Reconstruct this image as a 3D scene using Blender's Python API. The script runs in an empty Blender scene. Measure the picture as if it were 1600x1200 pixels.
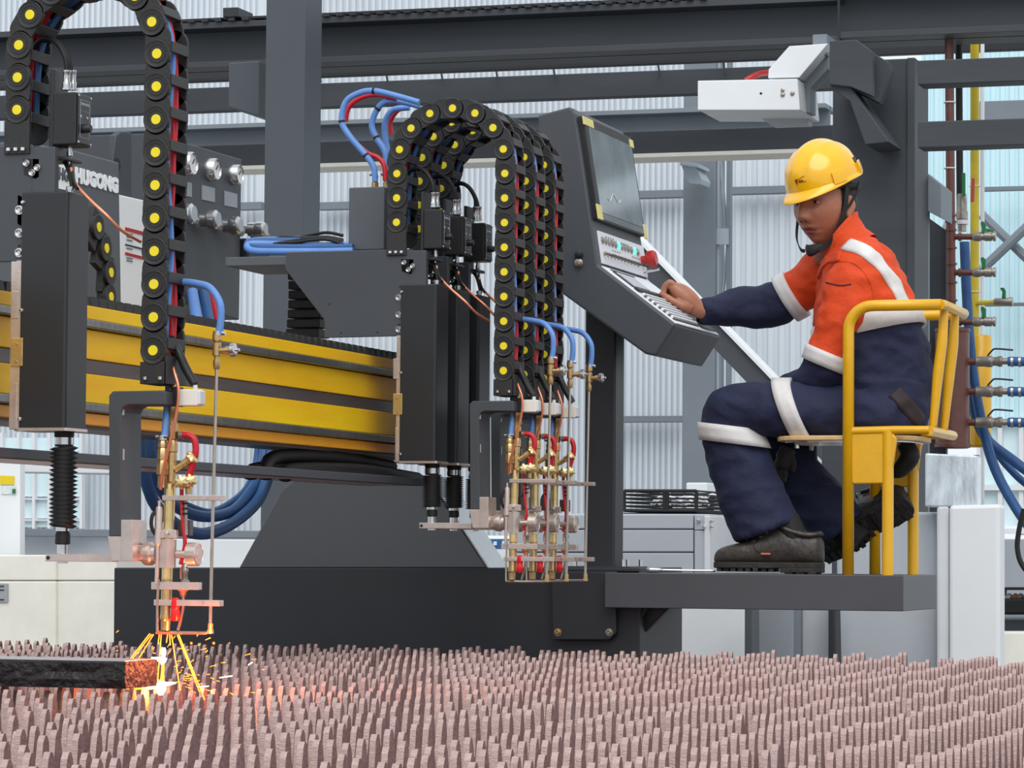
import bpy, bmesh, math, random
from mathutils import Vector, Matrix, noise
random.seed(7)
S = bpy.context.scene
COL = S.collection
# ------------------------------------------------------------------ camera
# vanishing points of the machine's long axis (Y) and cross axis (X) give the 120 mm-equivalent lens
F = 5100.0; ZC = 0.95
vX = Vector((16300, -144, -5100)).normalized()      # world X in camera axes (right, down, forward)
vY = Vector((1600, 275, 5100)); vY = (vY - vX * vY.dot(vX)).normalized()
vZ = vX.cross(vY)
CR = Vector((vX.x, vY.x, vZ.x)); CD = Vector((vX.y, vY.y, vZ.y)); CF = Vector((vX.z, vY.z, vZ.z))
CAM = Vector((0, 0, ZC))
cd = bpy.data.cameras.new('camera'); cam = bpy.data.objects.new('camera', cd); COL.objects.link(cam)
cd.sensor_fit = 'HORIZONTAL'; cd.sensor_width = 36.0; cd.lens = 36.0 * F / 1600.0
cd.clip_start = 0.1; cd.clip_end = 300
cam.matrix_world = Matrix(((CR.x, -CD.x, -CF.x, CAM.x), (CR.y, -CD.y, -CF.y, CAM.y), (CR.z, -CD.z, -CF.z, CAM.z), (0, 0, 0, 1)))
S.camera = cam
# ------------------------------------------------------------------ light and exposure
S.view_settings.view_transform = 'Standard'; S.view_settings.look = 'None'
S.view_settings.gamma = 1.0; S.view_settings.use_curve_mapping = False
S.view_settings.exposure = 0.25
W = bpy.data.worlds.new('sky'); S.world = W; W.use_nodes = True
wn = W.node_tree.nodes; wl = W.node_tree.links
wn['Background'].inputs[0].default_value = (0.88, 0.94, 1.0, 1); wn['Background'].inputs[1].default_value = 0.85
sd = bpy.data.lights.new('sun', 'SUN'); sd.energy = 1.6; sd.angle = math.radians(50); sd.color = (1.0, 0.97, 0.93)
sun = bpy.data.objects.new('sun', sd); COL.objects.link(sun)
sun.rotation_euler = Vector((-0.22, 0.62, -0.74)).to_track_quat('-Z', 'Y').to_euler()

# ------------------------------------------------------------------ geometry of the place
def ray(px, py):
    return (CR * ((px - 800) / F) + CD * ((py - 600) / F) + CF)
def at(px, py, X=None, Y=None, Z=None, d=None):
    """point of the place seen at a photo position, on a plane X=, Y=, Z= or at depth d"""
    r = ray(px, py)
    if X is not None: t = X / r.x
    elif Y is not None: t = Y / r.y
    elif Z is not None: t = (Z - ZC) / r.z
    else: t = d
    return CAM + r * t
def V(*a): return Vector(a)

# ------------------------------------------------------------------ materials
def lin(c):
    return tuple(((v / 255) / 12.92 if v / 255 <= 0.04045 else ((v / 255 + 0.055) / 1.055) ** 2.4) for v in c)
MATS = {}
def mat(name, rgb, rough=0.5, metal=0.0, var=0.12, scale=6.0, bump=0.0, bscale=40.0, coat=0.0, emit=None, estr=0.0, trans=0.0, alpha=1.0, rgb2=None, spec=0.5, stretch=None):
    m = bpy.data.materials.new(name); m.use_nodes = True
    nt = m.node_tree; n = nt.nodes; l = nt.links; p = n['Principled BSDF']
    c = lin(rgb)
    p.inputs['Roughness'].default_value = rough; p.inputs['Metallic'].default_value = metal
    p.inputs['Specular IOR Level'].default_value = spec
    if coat: p.inputs['Coat Weight'].default_value = coat; p.inputs['Coat Roughness'].default_value = 0.12
    if trans: p.inputs['Transmission Weight'].default_value = trans
    if alpha < 1: p.inputs['Alpha'].default_value = alpha
    if emit: p.inputs['Emission Color'].default_value = (*lin(emit), 1); p.inputs['Emission Strength'].default_value = estr
    tc = n.new('ShaderNodeTexCoord'); src = tc.outputs['Object']
    if stretch:
        mp = n.new('ShaderNodeMapping'); mp.inputs['Scale'].default_value = stretch
        l.new(src, mp.inputs['Vector']); src = mp.outputs['Vector']
    if var > 0:
        t = n.new('ShaderNodeTexNoise'); t.inputs['Scale'].default_value = scale; t.inputs['Detail'].default_value = 5
        t.inputs['Roughness'].default_value = 0.65
        l.new(src, t.inputs['Vector'])
        r = n.new('ShaderNodeValToRGB')
        c2 = lin(rgb2) if rgb2 else tuple(min(1, v * (1 + var)) for v in c)
        c1 = c if rgb2 else tuple(v * (1 - var) for v in c)
        r.color_ramp.elements[0].position = 0.32; r.color_ramp.elements[1].position = 0.68
        r.color_ramp.elements[0].color = (*c1, 1); r.color_ramp.elements[1].color = (*c2, 1)
        l.new(t.outputs['Fac'], r.inputs['Fac']); l.new(r.outputs['Color'], p.inputs['Base Color'])
    else: p.inputs['Base Color'].default_value = (*c, 1)
    if bump > 0:
        t2 = n.new('ShaderNodeTexNoise'); t2.inputs['Scale'].default_value = bscale; t2.inputs['Detail'].default_value = 3
        l.new(src, t2.inputs['Vector'])
        b = n.new('ShaderNodeBump'); b.inputs['Strength'].default_value = bump; b.inputs['Distance'].default_value = 0.01
        l.new(t2.outputs['Fac'], b.inputs['Height']); l.new(b.outputs['Normal'], p.inputs['Normal'])
    MATS[name] = m
    return m

M_GREY = mat('grey_powder_coat', (66, 70, 76), 0.5, 0.0, 0.06, 3, 0.08, 900)
M_GREY2 = mat('mid_grey_powder_coat', (84, 89, 95), 0.5, 0.0, 0.06, 3, 0.06, 900)
M_DARK = mat('charcoal_paint', (40, 42, 47), 0.5, 0.0, 0.10, 4, 0.05, 500)
M_BLACKM = mat('black_metal_cover', (34, 36, 40), 0.42, 0.0, 0.08, 6, 0.05, 900)
M_STEELB = mat('blue_grey_steel_paint', (56, 60, 66), 0.55, 0.0, 0.18, 2.5, 0.05, 60, stretch=(0.4, 1, 2.2))
M_STEELL = mat('light_grey_steel_paint', (118, 126, 134), 0.6, 0.0, 0.08, 2)
M_STEELP = mat('pale_steel_paint', (168, 178, 188), 0.6, 0.0, 0.06, 2)
M_BLACK = mat('black_plastic', (27, 28, 30), 0.5, 0.0, 0.10, 14, 0.06, 120)
M_CHAIN = mat('chain_plastic', (36, 36, 37), 0.55, 0.0, 0.15, 30, 0.12, 200)
M_RUB = mat('black_rubber', (17, 17, 18), 0.62, 0.0, 0.1, 20)
M_YCAP = mat('yellow_cap_plastic', (236, 216, 28), 0.45, 0.0, 0.06, 40)
M_YBEAM = mat('yellow_beam_paint', (236, 176, 2), 0.42, 0.0, 0.10, 2.0, 0.02, 20, spec=.25, rgb2=(250, 206, 10), stretch=(1, .5, 5))
M_YCHAIR = mat('yellow_chair_paint', (228, 172, 4), 0.33, 0.0, 0.07, 9, 0.05, 120, coat=.3)
M_HELM = mat('yellow_helmet_plastic', (244, 184, 4), 0.22, 0.0, 0.05, 14, 0.0, coat=.5)
M_ALU = mat('machined_aluminium', (208, 194, 186), 0.32, 0.75, 0.10, 30, 0.05, 200)  # warm tint stands for the rusty bed reflected in the metal
M_STEEL = mat('bright_steel', (200, 200, 200), 0.22, 0.95, 0.1, 30)
M_RODST = mat('drawn_steel_tube', (176, 166, 156), 0.28, 0.9, 0.1, 30)
M_BRASS = mat('brass', (222, 198, 140), 0.26, 0.85, 0.18, 30)
M_BRASSD = mat('aged_brass', (190, 160, 114), 0.32, 0.85, 0.25, 30)
M_COPPER = mat('copper_tube', (222, 140, 108), 0.35, 0.6, 0.08, 30)
M_BLUE = mat('blue_rubber_hose', (96, 140, 206), 0.42, 0.0, 0.08, 20)
M_BLUED = mat('dark_blue_hose', (44, 88, 142), 0.45, 0.0, 0.10, 20)
M_RED = mat('red_rubber_hose', (196, 24, 40), 0.4, 0.0, 0.08, 20)
M_WHITE = mat('white_paint', (226, 229, 232), 0.55, 0.0, 0.03, 3)
M_OFFW = mat('off_white_paint', (214, 216, 220), 0.6, 0.0, 0.05, 3)
M_LGREY = mat('pale_grey_panel', (176, 181, 188), 0.55, 0.0, 0.04, 3)
M_CREAM = mat('cream_machine_paint', (230, 228, 218), 0.6, 0.0, 0.07, 4)
M_CLAD = mat('white_corrugated_steel', (206, 213, 220), 0.55, 0.0, 0.05, 1.2, stretch=(1, 1, .2))
M_CLADC = mat('cyan_translucent_sheet', (206, 236, 244), 0.5, 0.0, 0.06, 1.2, stretch=(1, 1, .2))
M_CONC = mat('concrete_floor', (132, 130, 126), 0.8, 0.0, 0.15, 1.5, 0.2, 30)
M_BROWN = mat('brown_pipe_paint', (98, 58, 50), 0.35, 0.0, 0.12, 18, 0.1, 60)
M_YPIPE = mat('yellow_pipe_paint', (206, 182, 40), 0.4, 0.0, 0.1, 12)
M_GREEN = mat('green_valve_handle', (22, 108, 60), 0.4, 0.0, 0.1, 20)
M_VALVE = mat('nickel_valve', (158, 150, 142), 0.35, 0.7, 0.2, 30)
M_REDP = mat('red_plastic', (176, 40, 36), 0.35, 0.0, 0.05, 30)
M_TEXTW = mat('white_print', (235, 238, 240), 0.6, 0.0, 0)
M_BGREY = mat('beam_steel_strip', (92, 84, 84), 0.4, 0.5, 0.2, 9, 0.02, 40, stretch=(1, .3, 6))
M_RAIL = mat('linear_rail_steel', (122, 124, 124), 0.3, 0.8, 0.25, 12, stretch=(1, 6, 1))

# ------------------------------------------------------------------ mesh building
class MB:
    def __init__(s): s.v = []; s.f = []; s.m = []; s.mi = 0
    def add(s, vs, fs):
        o = len(s.v); s.v += [Vector(v) for v in vs]
        s.f += [tuple(i + o for i in f) for f in fs]; s.m += [s.mi] * len(fs)
        return s
    def box(s, lo, hi):
        a, b = Vector(lo), Vector(hi)
        x0, x1 = sorted((a.x, b.x)); y0, y1 = sorted((a.y, b.y)); z0, z1 = sorted((a.z, b.z))
        return s.add([(x0, y0, z0), (x1, y0, z0), (x1, y1, z0), (x0, y1, z0), (x0, y0, z1), (x1, y0, z1), (x1, y1, z1), (x0, y1, z1)],
                     [(0, 3, 2, 1), (4, 5, 6, 7), (0, 1, 5, 4), (1, 2, 6, 5), (2, 3, 7, 6), (3, 0, 4, 7)])
    def prism(s, pts, ext):
        """closed polygon of 3D points pushed along ext"""
        p = [Vector(q) for q in pts]; e = Vector(ext); n = len(p)
        nr = Vector((0, 0, 0))
        for i in range(n): nr += (p[i] - p[0]).cross(p[(i + 1) % n] - p[0])
        if nr.dot(e) > 0: p.reverse()
        return s.add(p + [q + e for q in p], [tuple(range(n)), tuple(range(2 * n - 1, n - 1, -1))] +
                     [(i, i + n, (i + 1) % n + n, (i + 1) % n) for i in range(n)])
    def rings(s, rings, cap=True, closed=False):
        n = len(rings[0]); o = []
        for r in rings: o += list(r)
        fs = []
        k = len(rings)
        for i in range(k if closed else k - 1):
            a = i * n; b = ((i + 1) % k) * n
            for j in range(n): fs.append((a + j, a + (j + 1) % n, b + (j + 1) % n, b + j))
        if cap and not closed: fs.append(tuple(range(n - 1, -1, -1))); fs.append(tuple(range((k - 1) * n, k * n)))
        return s.add(o, fs)
    def lathe(s, p0, axis, prof, seg=16):
        """prof: list of (distance along axis, radius)"""
        p0 = Vector(p0); a = Vector(axis).normalized()
        u = a.orthogonal().normalized(); w = a.cross(u)
        return s.rings([[p0 + a * h + (u * math.cos(2 * math.pi * j / seg) + w * math.sin(2 * math.pi * j / seg)) * max(r, 1e-5) for j in range(seg)] for h, r in prof])
    def cyl(s, p0, p1, r, seg=12, r2=None):
        p0, p1 = Vector(p0), Vector(p1); L = (p1 - p0).length
        return s.lathe(p0, p1 - p0, [(0, r), (L, r if r2 is None else r2)], seg)
    def tube(s, path, r, seg=8, cap=True, sub=5, smooth=True):
        p = [Vector(q) for q in path]
        rs = r if isinstance(r, (list, tuple)) else [r] * len(p)
        if smooth and len(p) > 2:
            q = []; rr = []
            for i in range(len(p) - 1):
                a = p[max(i - 1, 0)]; b = p[i]; c = p[i + 1]; d = p[min(i + 2, len(p) - 1)]
                for k in range(sub):
                    t = k / sub
                    q.append(0.5 * ((2 * b) + (c - a) * t + (2 * a - 5 * b + 4 * c - d) * t * t + (3 * b - a - 3 * c + d) * t ** 3))
                    rr.append(rs[i] * (1 - t) + rs[i + 1] * t)
            q.append(p[-1]); rr.append(rs[-1]); p, rs = q, rr
        T = [(p[min(i + 1, len(p) - 1)] - p[max(i - 1, 0)]).normalized() for i in range(len(p))]
        u = T[0].orthogonal().normalized(); out = []
        for i in range(len(p)):
            u = (u - T[i] * u.dot(T[i]))
            u = u.normalized() if u.length > 1e-6 else T[i].orthogonal().normalized()
            w = T[i].cross(u)
            out.append([p[i] + (u * math.cos(2 * math.pi * j / seg) + w * math.sin(2 * math.pi * j / seg)) * rs[i] for j in range(seg)])
        return s.rings(out, cap)
    def torus(s, c, axis, R, r, seg=24, sg=8):
        c = Vector(c); a = Vector(axis).normalized(); u = a.orthogonal().normalized(); w = a.cross(u)
        rg = []
        for i in range(seg):
            t = 2 * math.pi * i / seg; e = u * math.cos(t) + w * math.sin(t)
            rg.append([c + e * (R + r * math.cos(2 * math.pi * j / sg)) + a * r * math.sin(2 * math.pi * j / sg) for j in range(sg)])
        return s.rings(rg, False, True)
    def ball(s, c, r, seg=12, n=8, sc=(1, 1, 1)):
        c = Vector(c)
        return s.rings([[c + Vector((sc[0] * r * math.sin(math.pi * max(i, .02) / n if i < n else .02) * math.cos(2 * math.pi * j / seg),
                                     sc[1] * r * math.sin(math.pi * max(i, .02) / n if i < n else .02) * math.sin(2 * math.pi * j / seg),
                                     -sc[2] * r * math.cos(math.pi * i / n))) for j in range(seg)] for i in range(n + 1)])
    def pY(s, poly, Y, dep): return s.prism([at(x, y, Y=Y) for x, y in poly], (0, dep, 0))
    def pX(s, poly, X, dep): return s.prism([at(x, y, X=X) for x, y in poly], (-dep, 0, 0))
    def build(s, name, m, parent=None, smooth=False, bevel=0.0, bseg=2, origin=None):
        me = bpy.data.meshes.new(name)
        o = Vector(origin) if origin is not None else (parent_loc(parent) if parent else Vector((0, 0, 0)))
        me.from_pydata([v - o for v in s.v], [], s.f)
        ms = m if isinstance(m, (list, tuple)) else [m]
        for x in ms: me.materials.append(x)
        if len(ms) > 1:
            for i, p in enumerate(me.polygons): p.material_index = s.m[i]
        bm = bmesh.new(); bm.from_mesh(me); bmesh.ops.recalc_face_normals(bm, faces=bm.faces); bm.to_mesh(me); bm.free()
        ob = bpy.data.objects.new(name, me); COL.objects.link(ob)
        if smooth:
            for p in me.polygons: p.use_smooth = True
            if smooth != 'all': me.set_sharp_from_angle(angle=math.radians(38 if smooth is True else smooth))
        if bevel:
            b = ob.modifiers.new('bevel', 'BEVEL'); b.width = bevel; b.segments = bseg; b.limit_method = 'ANGLE'; b.angle_limit = math.radians(40)
        if parent: ob.parent = parent; ob.location = o - parent_loc(parent)
        else: ob.location = o
        return ob
def parent_loc(o):
    r = Vector((0, 0, 0))
    while o is not None: r = r + o.location; o = o.parent
    return r
def thing(name, label, cat, loc=(0, 0, 0), group=None):
    o = bpy.data.objects.new(name, None); COL.objects.link(o); o.location = loc; o.empty_display_size = 0.05
    o['label'] = label; o['category'] = cat
    if group: o['group'] = group
    return o
def tag(o, label, cat, group=None, kind=None):
    if kind: o['kind'] = kind
    if label: o['label'] = label
    if cat: o['category'] = cat
    if group: o['group'] = group
    return o
def struct(o, label=None): o['kind'] = 'structure'; o['label'] = label or o.name.replace('_', ' '); return o
def copy_tree(o, parent=None):
    c = o.copy(); COL.objects.link(c); c.parent = parent
    for ch in o.children: copy_tree(ch, c)
    return c
def center(o):  # base point for a one-mesh thing
    return o
# ================================================================== THE BUILDING
fl = MB().box((-14, -2, -0.2), (8, 30, 0)).build('floor', M_CONC); struct(fl, 'grey concrete floor of the workshop')

def sheet(px0, px1, y_top, y_bot, Y, pitch, depth, m, parent, name='cladding_sheet'):
    a = at(px0, y_top, Y=Y); b = at(px1, y_bot, Y=Y)
    x = a.x; prof = []
    while x < b.x:                      # trapezoid ribs
        prof += [(x, 0), (x + pitch * .38, 0), (x + pitch * .5, depth), (x + pitch * .88, depth)]
        x += pitch
    mb = MB(); vs = []
    for (xx, dd) in prof: vs += [(xx, Y - dd, b.z), (xx, Y - dd, a.z)]
    mb.add(vs, [(2 * i, 2 * i + 2, 2 * i + 3, 2 * i + 1) for i in range(len(prof) - 1)])
    o = mb.build(name, m, parent)
    md = o.modifiers.new('thick', 'SOLIDIFY'); md.thickness = 0.003
    return o
wb = thing('wall_back', 'white corrugated steel wall at the back of the workshop', 'wall'); del wb['category']; struct(wb, 'white corrugated steel wall at the back of the workshop')
for (a, b, p, t) in ((-900, -163, .05, -60), (-160, 130, .05, -60), (133, 404, .05, -60), (406, 700, .055, -60), (702, 980, .045, -60), (982, 1124, .045, -60), (1127, 1350, .085, -60)):
    sheet(a, b, t, 838, 24.0, p, .022, M_CLAD, wb)
wr = thing('wall_right', 'pale cyan translucent cladding behind the pipe manifold', 'wall'); del wr['category']; struct(wr, 'pale cyan translucent cladding behind the pipe manifold')
sheet(1440, 1722, -60, 655, 24.0, .07, .022, M_CLADC, wr)
sheet(1725, 2500, -60, 655, 24.0, .07, .022, M_CLADC, wr)
# low masonry under the cladding
lw = MB().box((at(-950, 900, Y=24.05).x, 24.05, 0), (at(2550, 900, Y=24.05).x, 24.2, at(800, 842, Y=24).z)).build('wall_plinth', M_LGREY); struct(lw, 'pale grey low wall under the cladding')

def beamX(name, label, pxa, yt, yb, Y, px0, px1, dep, m, cat='beam', bevel=.004, flange=0.0, group=None):
    zt = at(pxa, yt, Y=Y).z; zb = at(pxa, yb, Y=Y).z; x0 = at(px0, yb, Y=Y).x; x1 = at(px1, yb, Y=Y).x
    if flange:
        r = thing(name, label, cat, ((x0 + x1) / 2, Y, zb), group)
        MB().box((x0, Y + dep * .4, zb), (x1, Y + dep * .4 + .016, zt)).build('web', m, r)
        MB().box((x0, Y, zb), (x1, Y + dep, zb + flange)).build('bottom_flange', m, r, bevel=.002)
        MB().box((x0, Y, zt - flange), (x1, Y + dep, zt)).build('top_flange', m, r, bevel=.002)
        return r
    o = MB().box((x0, Y, zb), (x1, Y + dep, zt)).build(name, m, bevel=bevel, origin=((x0 + x1) / 2, Y, zb))
    return tag(o, label, cat, group)
# girts on the far wall
for i, (px0, px1, y0, y1, lb) in enumerate(((496, 640, 316, 328, 'pale steel girt on the cladding right of the tall grey column'), (955, 1066, 299, 311, 'pale steel girt just right of the console screen'),
        (1138, 1300, 292, 304, 'pale steel girt behind the yellow helmet'), (960, 1066, 650, 660, 'pale steel girt low down left of the round far column'), (372, 408, 316, 328, 'short pale girt left of the tall grey column'))):
    beamX('wall_girt', lb, px0, y0, y1, 23.82, px0, px1, .08, M_STEELL, 'girt')
# far crane girder, pale blue-grey
beamX('crane_girder', 'pale blue-grey crane girder in front of the white cladding', 1000, 171, 212, 21.0, -900, 1290, .35, M_STEELL, 'beam', flange=.03)
# far column with lattice bracing
c0 = thing('lattice_column', 'blue-grey far column with zigzag lattice bracing right of the console', 'column', at(1090, 900, Y=22.0))
MB().box((at(1065, 800, Y=22).x, 22, 0), (at(1116, 800, Y=22).x, 22.28, 5)).build('column_shaft', M_STEELL, c0, bevel=.01)
for px in (1116, 1133):
    MB().box((at(px, 800, Y=22.05).x, 22.05, 0), (at(px + 6, 800, Y=22.05).x, 22.12, 5)).build('lattice_chord', M_STEELP if px == 1116 else M_STEELL, c0)
ys = [170, 380, 590, 800]
for i in range(3):
    a = at(1119, ys[i] if i % 2 == 0 else ys[i + 1], Y=22.09); b = at(1137, ys[i + 1] if i % 2 == 0 else ys[i], Y=22.09)
    MB().cyl(a, b, .012, 6).build('lattice_brace', M_STEELP, c0)
MB().pY([(1115, 357), (1138, 357), (1138, 382), (1115, 382)], 22.03, .02).build('lattice_plate', M_STEELP, c0)
lampb = MB()
lampb.pY([(1062, 252), (1092, 256), (1092, 262), (1062, 258)], 21.6, .3)
lampb.pY([(1064, 256), (1086, 259), (1097, 280), (1095, 288), (1078, 287), (1070, 275)], 21.65, .25)
tag(lampb.build('wall_lamp', M_STEELP, origin=at(1080, 270, Y=21.7), bevel=.004), 'small pale floodlight on the blue-grey far column', 'lamp')

# overhead girders (building steel, dark blue-grey), running across the picture
beamX('overhead_girder', 'huge dark grey overhead crane girder across the top of the picture', 880, 10, 83, 15.0, -900, 1310, .34, M_STEELB, flange=.03)
beamX('overhead_girder', 'dark girder section right of the weld seam above the white housing', 1310, -22, 60, 15.0, 1310, 2500, .34, M_STEELB, flange=.03)
wz = at(1310, 62, Y=14.99)
tag(MB().tube([(wz.x, 14.995, wz.z - .005), (wz.x, 14.995, wz.z + .26)], .006, 6, smooth=False).build('weld_seam', M_DARK), 'vertical weld seam between the two overhead girder sections', 'weld')
beamX('girder_shading', 'black strip of painted trunking under the overhead girder', 1000, 66, 101, 16.0, -900, 2300, .05, M_DARK, 'shading')  # black beam stands in for the shade under the girder
beamX('overhead_tie', 'slim dark tie beam below the black trunking', 1000, 111, 150, 16.6, -900, 1300, .08, M_STEELB)
beamX('overhead_tie', 'dark grey lower tie beam level with the console screen', 1000, 205, 240, 17.0, -900, 1330, .22, M_STEELB)
beamX('overhead_lip', 'thin cream lip under the lower tie beam', 1000, 240, 246, 16.98, -900, 1330, .26, M_CREAM, 'trim', 0)
# cleats on top of the big girder
zt = at(880, 10, Y=15).z
g = thing('girder_cleats', 'row of dark cleats along the top of the overhead girder', 'cleats', (at(700, 10, Y=15).x, 15, zt))
for px in range(296, 1100, 21):
    if 400 < px < 500: continue
    x = at(px, 15, Y=15).x
    MB().box((x, 14.98, zt), (x + .034, 15.2, zt + .018)).build('cleat', M_DARK, g)
x0 = at(285, 10, Y=15.1).x; x1 = at(1100, 10, Y=15.1).x
MB().box((x0, 15.05, zt + .018), (x1, 15.2, zt + .03)).build('rail_strip', M_DARK, g)
MB().pY([(348, 12), (372, 11), (372, 26), (348, 27)], 14.97, .2).build('rail_stop', M_DARK, g, bevel=.004)
for px in (500, 604, 690, 776, 866, 1030, 1132):
    zc_ = at(px, 108 + (870 - px) * .018, Y=16.55)
    tag(MB().cyl(zc_ + V(-.012, 0, .05), zc_ + V(.006, 0, -.05), .006, 6).build('cable_hanger', M_DARK), 'thin black hanger between trunking and tie at x %s' % '' if False else {500: 'black hanger just right of the tall grey column', 604: 'black hanger above the blue hose loops', 690: 'black hanger above the left shoulder of the chain arch', 776: 'black hanger above the crown of the chain arch', 866: 'black hanger above the console top', 1030: 'black hanger left of the white housing', 1132: 'black hanger directly above the white housing'}[px], 'hanger')

# tall box column in front of the girders
cl = at(409, 600, Y=14.0); cr = at(471, 600, Y=14.0)
o = MB().box((cl.x, 14.0, 0), (cr.x, 14.22, 5)).build('steel_column', M_STEELL if False else M_STEELB, bevel=.006, origin=(cl.x, 14, 0))
tag(o, 'tall grey box column left of the blue hose loops', 'column')
mm = mat('column_grey_paint', (70, 76, 82), 0.5, 0, .06, 2); o.data.materials[0] = mm
tag(MB().pY([(357, 98), (405, 95), (405, 182), (357, 168)], 14.35, .68).build('girder_bracket', mm, bevel=.006, origin=at(380, 130, Y=14.5)), 'welded box bracket left of the tall grey column', 'bracket')
# right column
cl = at(1300, 600, Y=14.3); cr = at(1418, 600, Y=14.3)
rc = thing('steel_column', 'wide dark steel column behind the seated worker', 'column', (cl.x, 14.3, 0))
MB().box((cl.x, 14.3, 0), (cr.x, 14.6, at(1400, 92, Y=14.3).z)).build('column_shaft', M_STEELB, rc, bevel=.005)
MB().box((cr.x, 14.28, 0), (cr.x + .035, 14.62, at(1400, 92, Y=14.3).z)).build('column_flange', M_STEELB, rc, bevel=.003)
# stub bracket on it
br = thing('knee_bracket', 'dark welded knee bracket under the girder on the wide column', 'bracket', at(1340, 150, Y=14.1))
MB().pY([(1296, 64), (1338, 62), (1363, 80), (1363, 150), (1330, 136), (1296, 132)], 13.95, .06).build('bracket_plate', M_STEELB, br, bevel=.004)
MB().pY([(1330, 62), (1390, 98), (1390, 108), (1372, 160), (1330, 140)], 14.05, .12).build('bracket_side', M_STEELB, br, bevel=.003)
MB().pY([(1296, 130), (1328, 134), (1390, 222), (1352, 226), (1328, 158), (1296, 138)], 13.98, .3).build('bracket_strut', M_STEELB, br, bevel=.004)
for (y0, y1, lb) in ((92, 130, 'upper dark beam crossing in front of the yellow pipe'), (188, 229, 'lower dark beam crossing in front of the yellow pipe')):
    beamX('side_beam', lb, 1500, y0, y1, 13.6, 1434, 2500, .14, M_STEELB)
# thin steel behind the manifold
for (x0, y0, x1, y1, lb) in ((1530, 425, 1700, 264, 'brace of the X rising to the right behind the valves'), (1534, 336, 1700, 496, 'brace of the X falling to the right behind the valves')):
    yb_ = 23.4 if 'rising' in lb else 23.5
    a = at(x0, y0, Y=yb_); b = at(x1, y1, Y=yb_)
    tag(MB().cyl(a, b, .035, 8).build('cross_brace', M_STEELL, origin=a), lb, 'brace')
for y0, y1, lb in ((291, 298, 'thin upper rail on the cyan cladding'), (473, 478, 'thin lower rail on the cyan cladding')):
    beamX('side_rail', lb, 1570, y0, y1, 23.7, 1536, 2500, .05, M_STEELL, 'rail')
beamX('side_girder', 'grey girder across the top of the cyan cladding', 1570, 157, 188, 21.5, 1530, 2500, .2, M_STEELL)
pn = MB().pY([(1436, 330), (1478, 360), (1478, 880), (1436, 880)], 15.2, .05).build('dark_partition', M_STEELB, origin=at(1455, 600, Y=15.2))
tag(pn, 'tall dark panel right of the wide steel column', 'panel')
tag(MB().pY([(1436, 262), (1470, 289), (1470, 340), (1436, 322)], 14.62, .3).build('angled_duct', M_STEELL, origin=at(1455, 300, Y=14.9)), 'short sloping pale duct beside the brown pipe', 'duct')
tag(MB().box((at(1436, 600, Y=14.7).x, 14.7, 0), (at(1449, 600, Y=14.7).x, 14.76, at(1440, 325, Y=14.7).z)).build('pale_post', M_STEELL, origin=at(1442, 700, Y=14.7)), 'narrow pale post right of the wide steel column', 'post')

# window group low on the right
w1 = thing('window_1', 'white framed window low in the cyan wall', 'window', at(1570, 800, Y=23.9)); del w1['category']; struct(w1, 'white framed window low in the cyan wall')
M_GLASS = mat('window_glass', (220, 242, 248), 0.08, 0, 0)
for (a, b) in [(1533 + 33 * k, 1559 + 33 * k) for k in range(9)]:
    MB().pY([(a, 664), (b, 664), (b, 822), (a, 822)], 23.95, .01).build('pane', M_GLASS, w1)
for a in [1526 + 33 * k for k in range(10)]: MB().pY([(a, 655), (a + 7, 655), (a + 7, 836), (a, 836)], 23.9, .06).build('window_frame', M_WHITE, w1)
for y in (655, 758, 826): MB().pY([(1526, y), (1830, y), (1830, y + 8), (1526, y + 8)], 23.88, .06).build('window_rail', M_WHITE, w1)
w2 = thing('window_2', 'bright paned window behind the left bellows', 'window', at(60, 800, Y=23.9)); del w2['category']; struct(w2, 'bright paned window behind the left bellows')
for a in (4, 30, 54, 78, 102):
    for (y0, y1) in ((684, 705), (736, 776), (780, 810), (814, 824)):
        MB().pY([(a, y0), (a + 22, y0), (a + 22, y1), (a, y1)], 23.8, .01).build('pane', M_GLASS, w2)
for a in (0, 26, 50, 74, 98, 124): MB().pY([(a, 676), (a + 4, 676), (a + 4, 826), (a, 826)], 23.75, .06).build('window_frame', M_WHITE, w2)
for y in (706, 778, 811): MB().pY([(0, y), (128, y), (128, y + 3), (0, y + 3)], 23.76, .05).build('window_rail', M_OFFW, w2)

# white machine bases behind the bed, left
def boxobj(name, label, cat, poly, Y, dep, m, bevel=.006, group=None):
    P = [at(x, y, Y=Y) for x, y in poly]
    for p, (x, y) in zip(P, poly):
        if y >= 1050: p.z = 0.0
    o = MB().prism(P, (0, dep, 0)).build(name, m, bevel=bevel, origin=(P[0].x, Y, min(p.z for p in P)))
    return tag(o, label, cat, group)
cabl = thing('control_cabinet', 'tall white cabinet with a yellow warning label at the left edge', 'cabinet', at(0, 880, Y=11.5))
MB().pY([(-120, 717), (31, 717), (31, 1030), (-120, 1030)], 11.5, .05).build('cabinet_body', M_WHITE, cabl, bevel=.006)
MB().pY([(0, 743), (22, 744), (22, 757), (0, 757)], 11.495, .004).build('warning_label', mat('label_yellow', (224, 196, 20), .5, 0, .05), cabl)
MB().pY([(2, 759), (24, 759), (24, 772), (2, 772)], 11.495, .004).build('paper_label', mat('label_paper', (205, 216, 216), .6, 0, .2, 60), cabl)
MB().pY([(19, 764), (24, 764), (24, 771), (19, 771)], 11.49, .003).build('green_dot', M_GREEN, cabl)
pl = thing('machine_base', 'cream white machine base left of the dark end carriage', 'machine base', at(100, 1000, Y=10.9))
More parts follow.
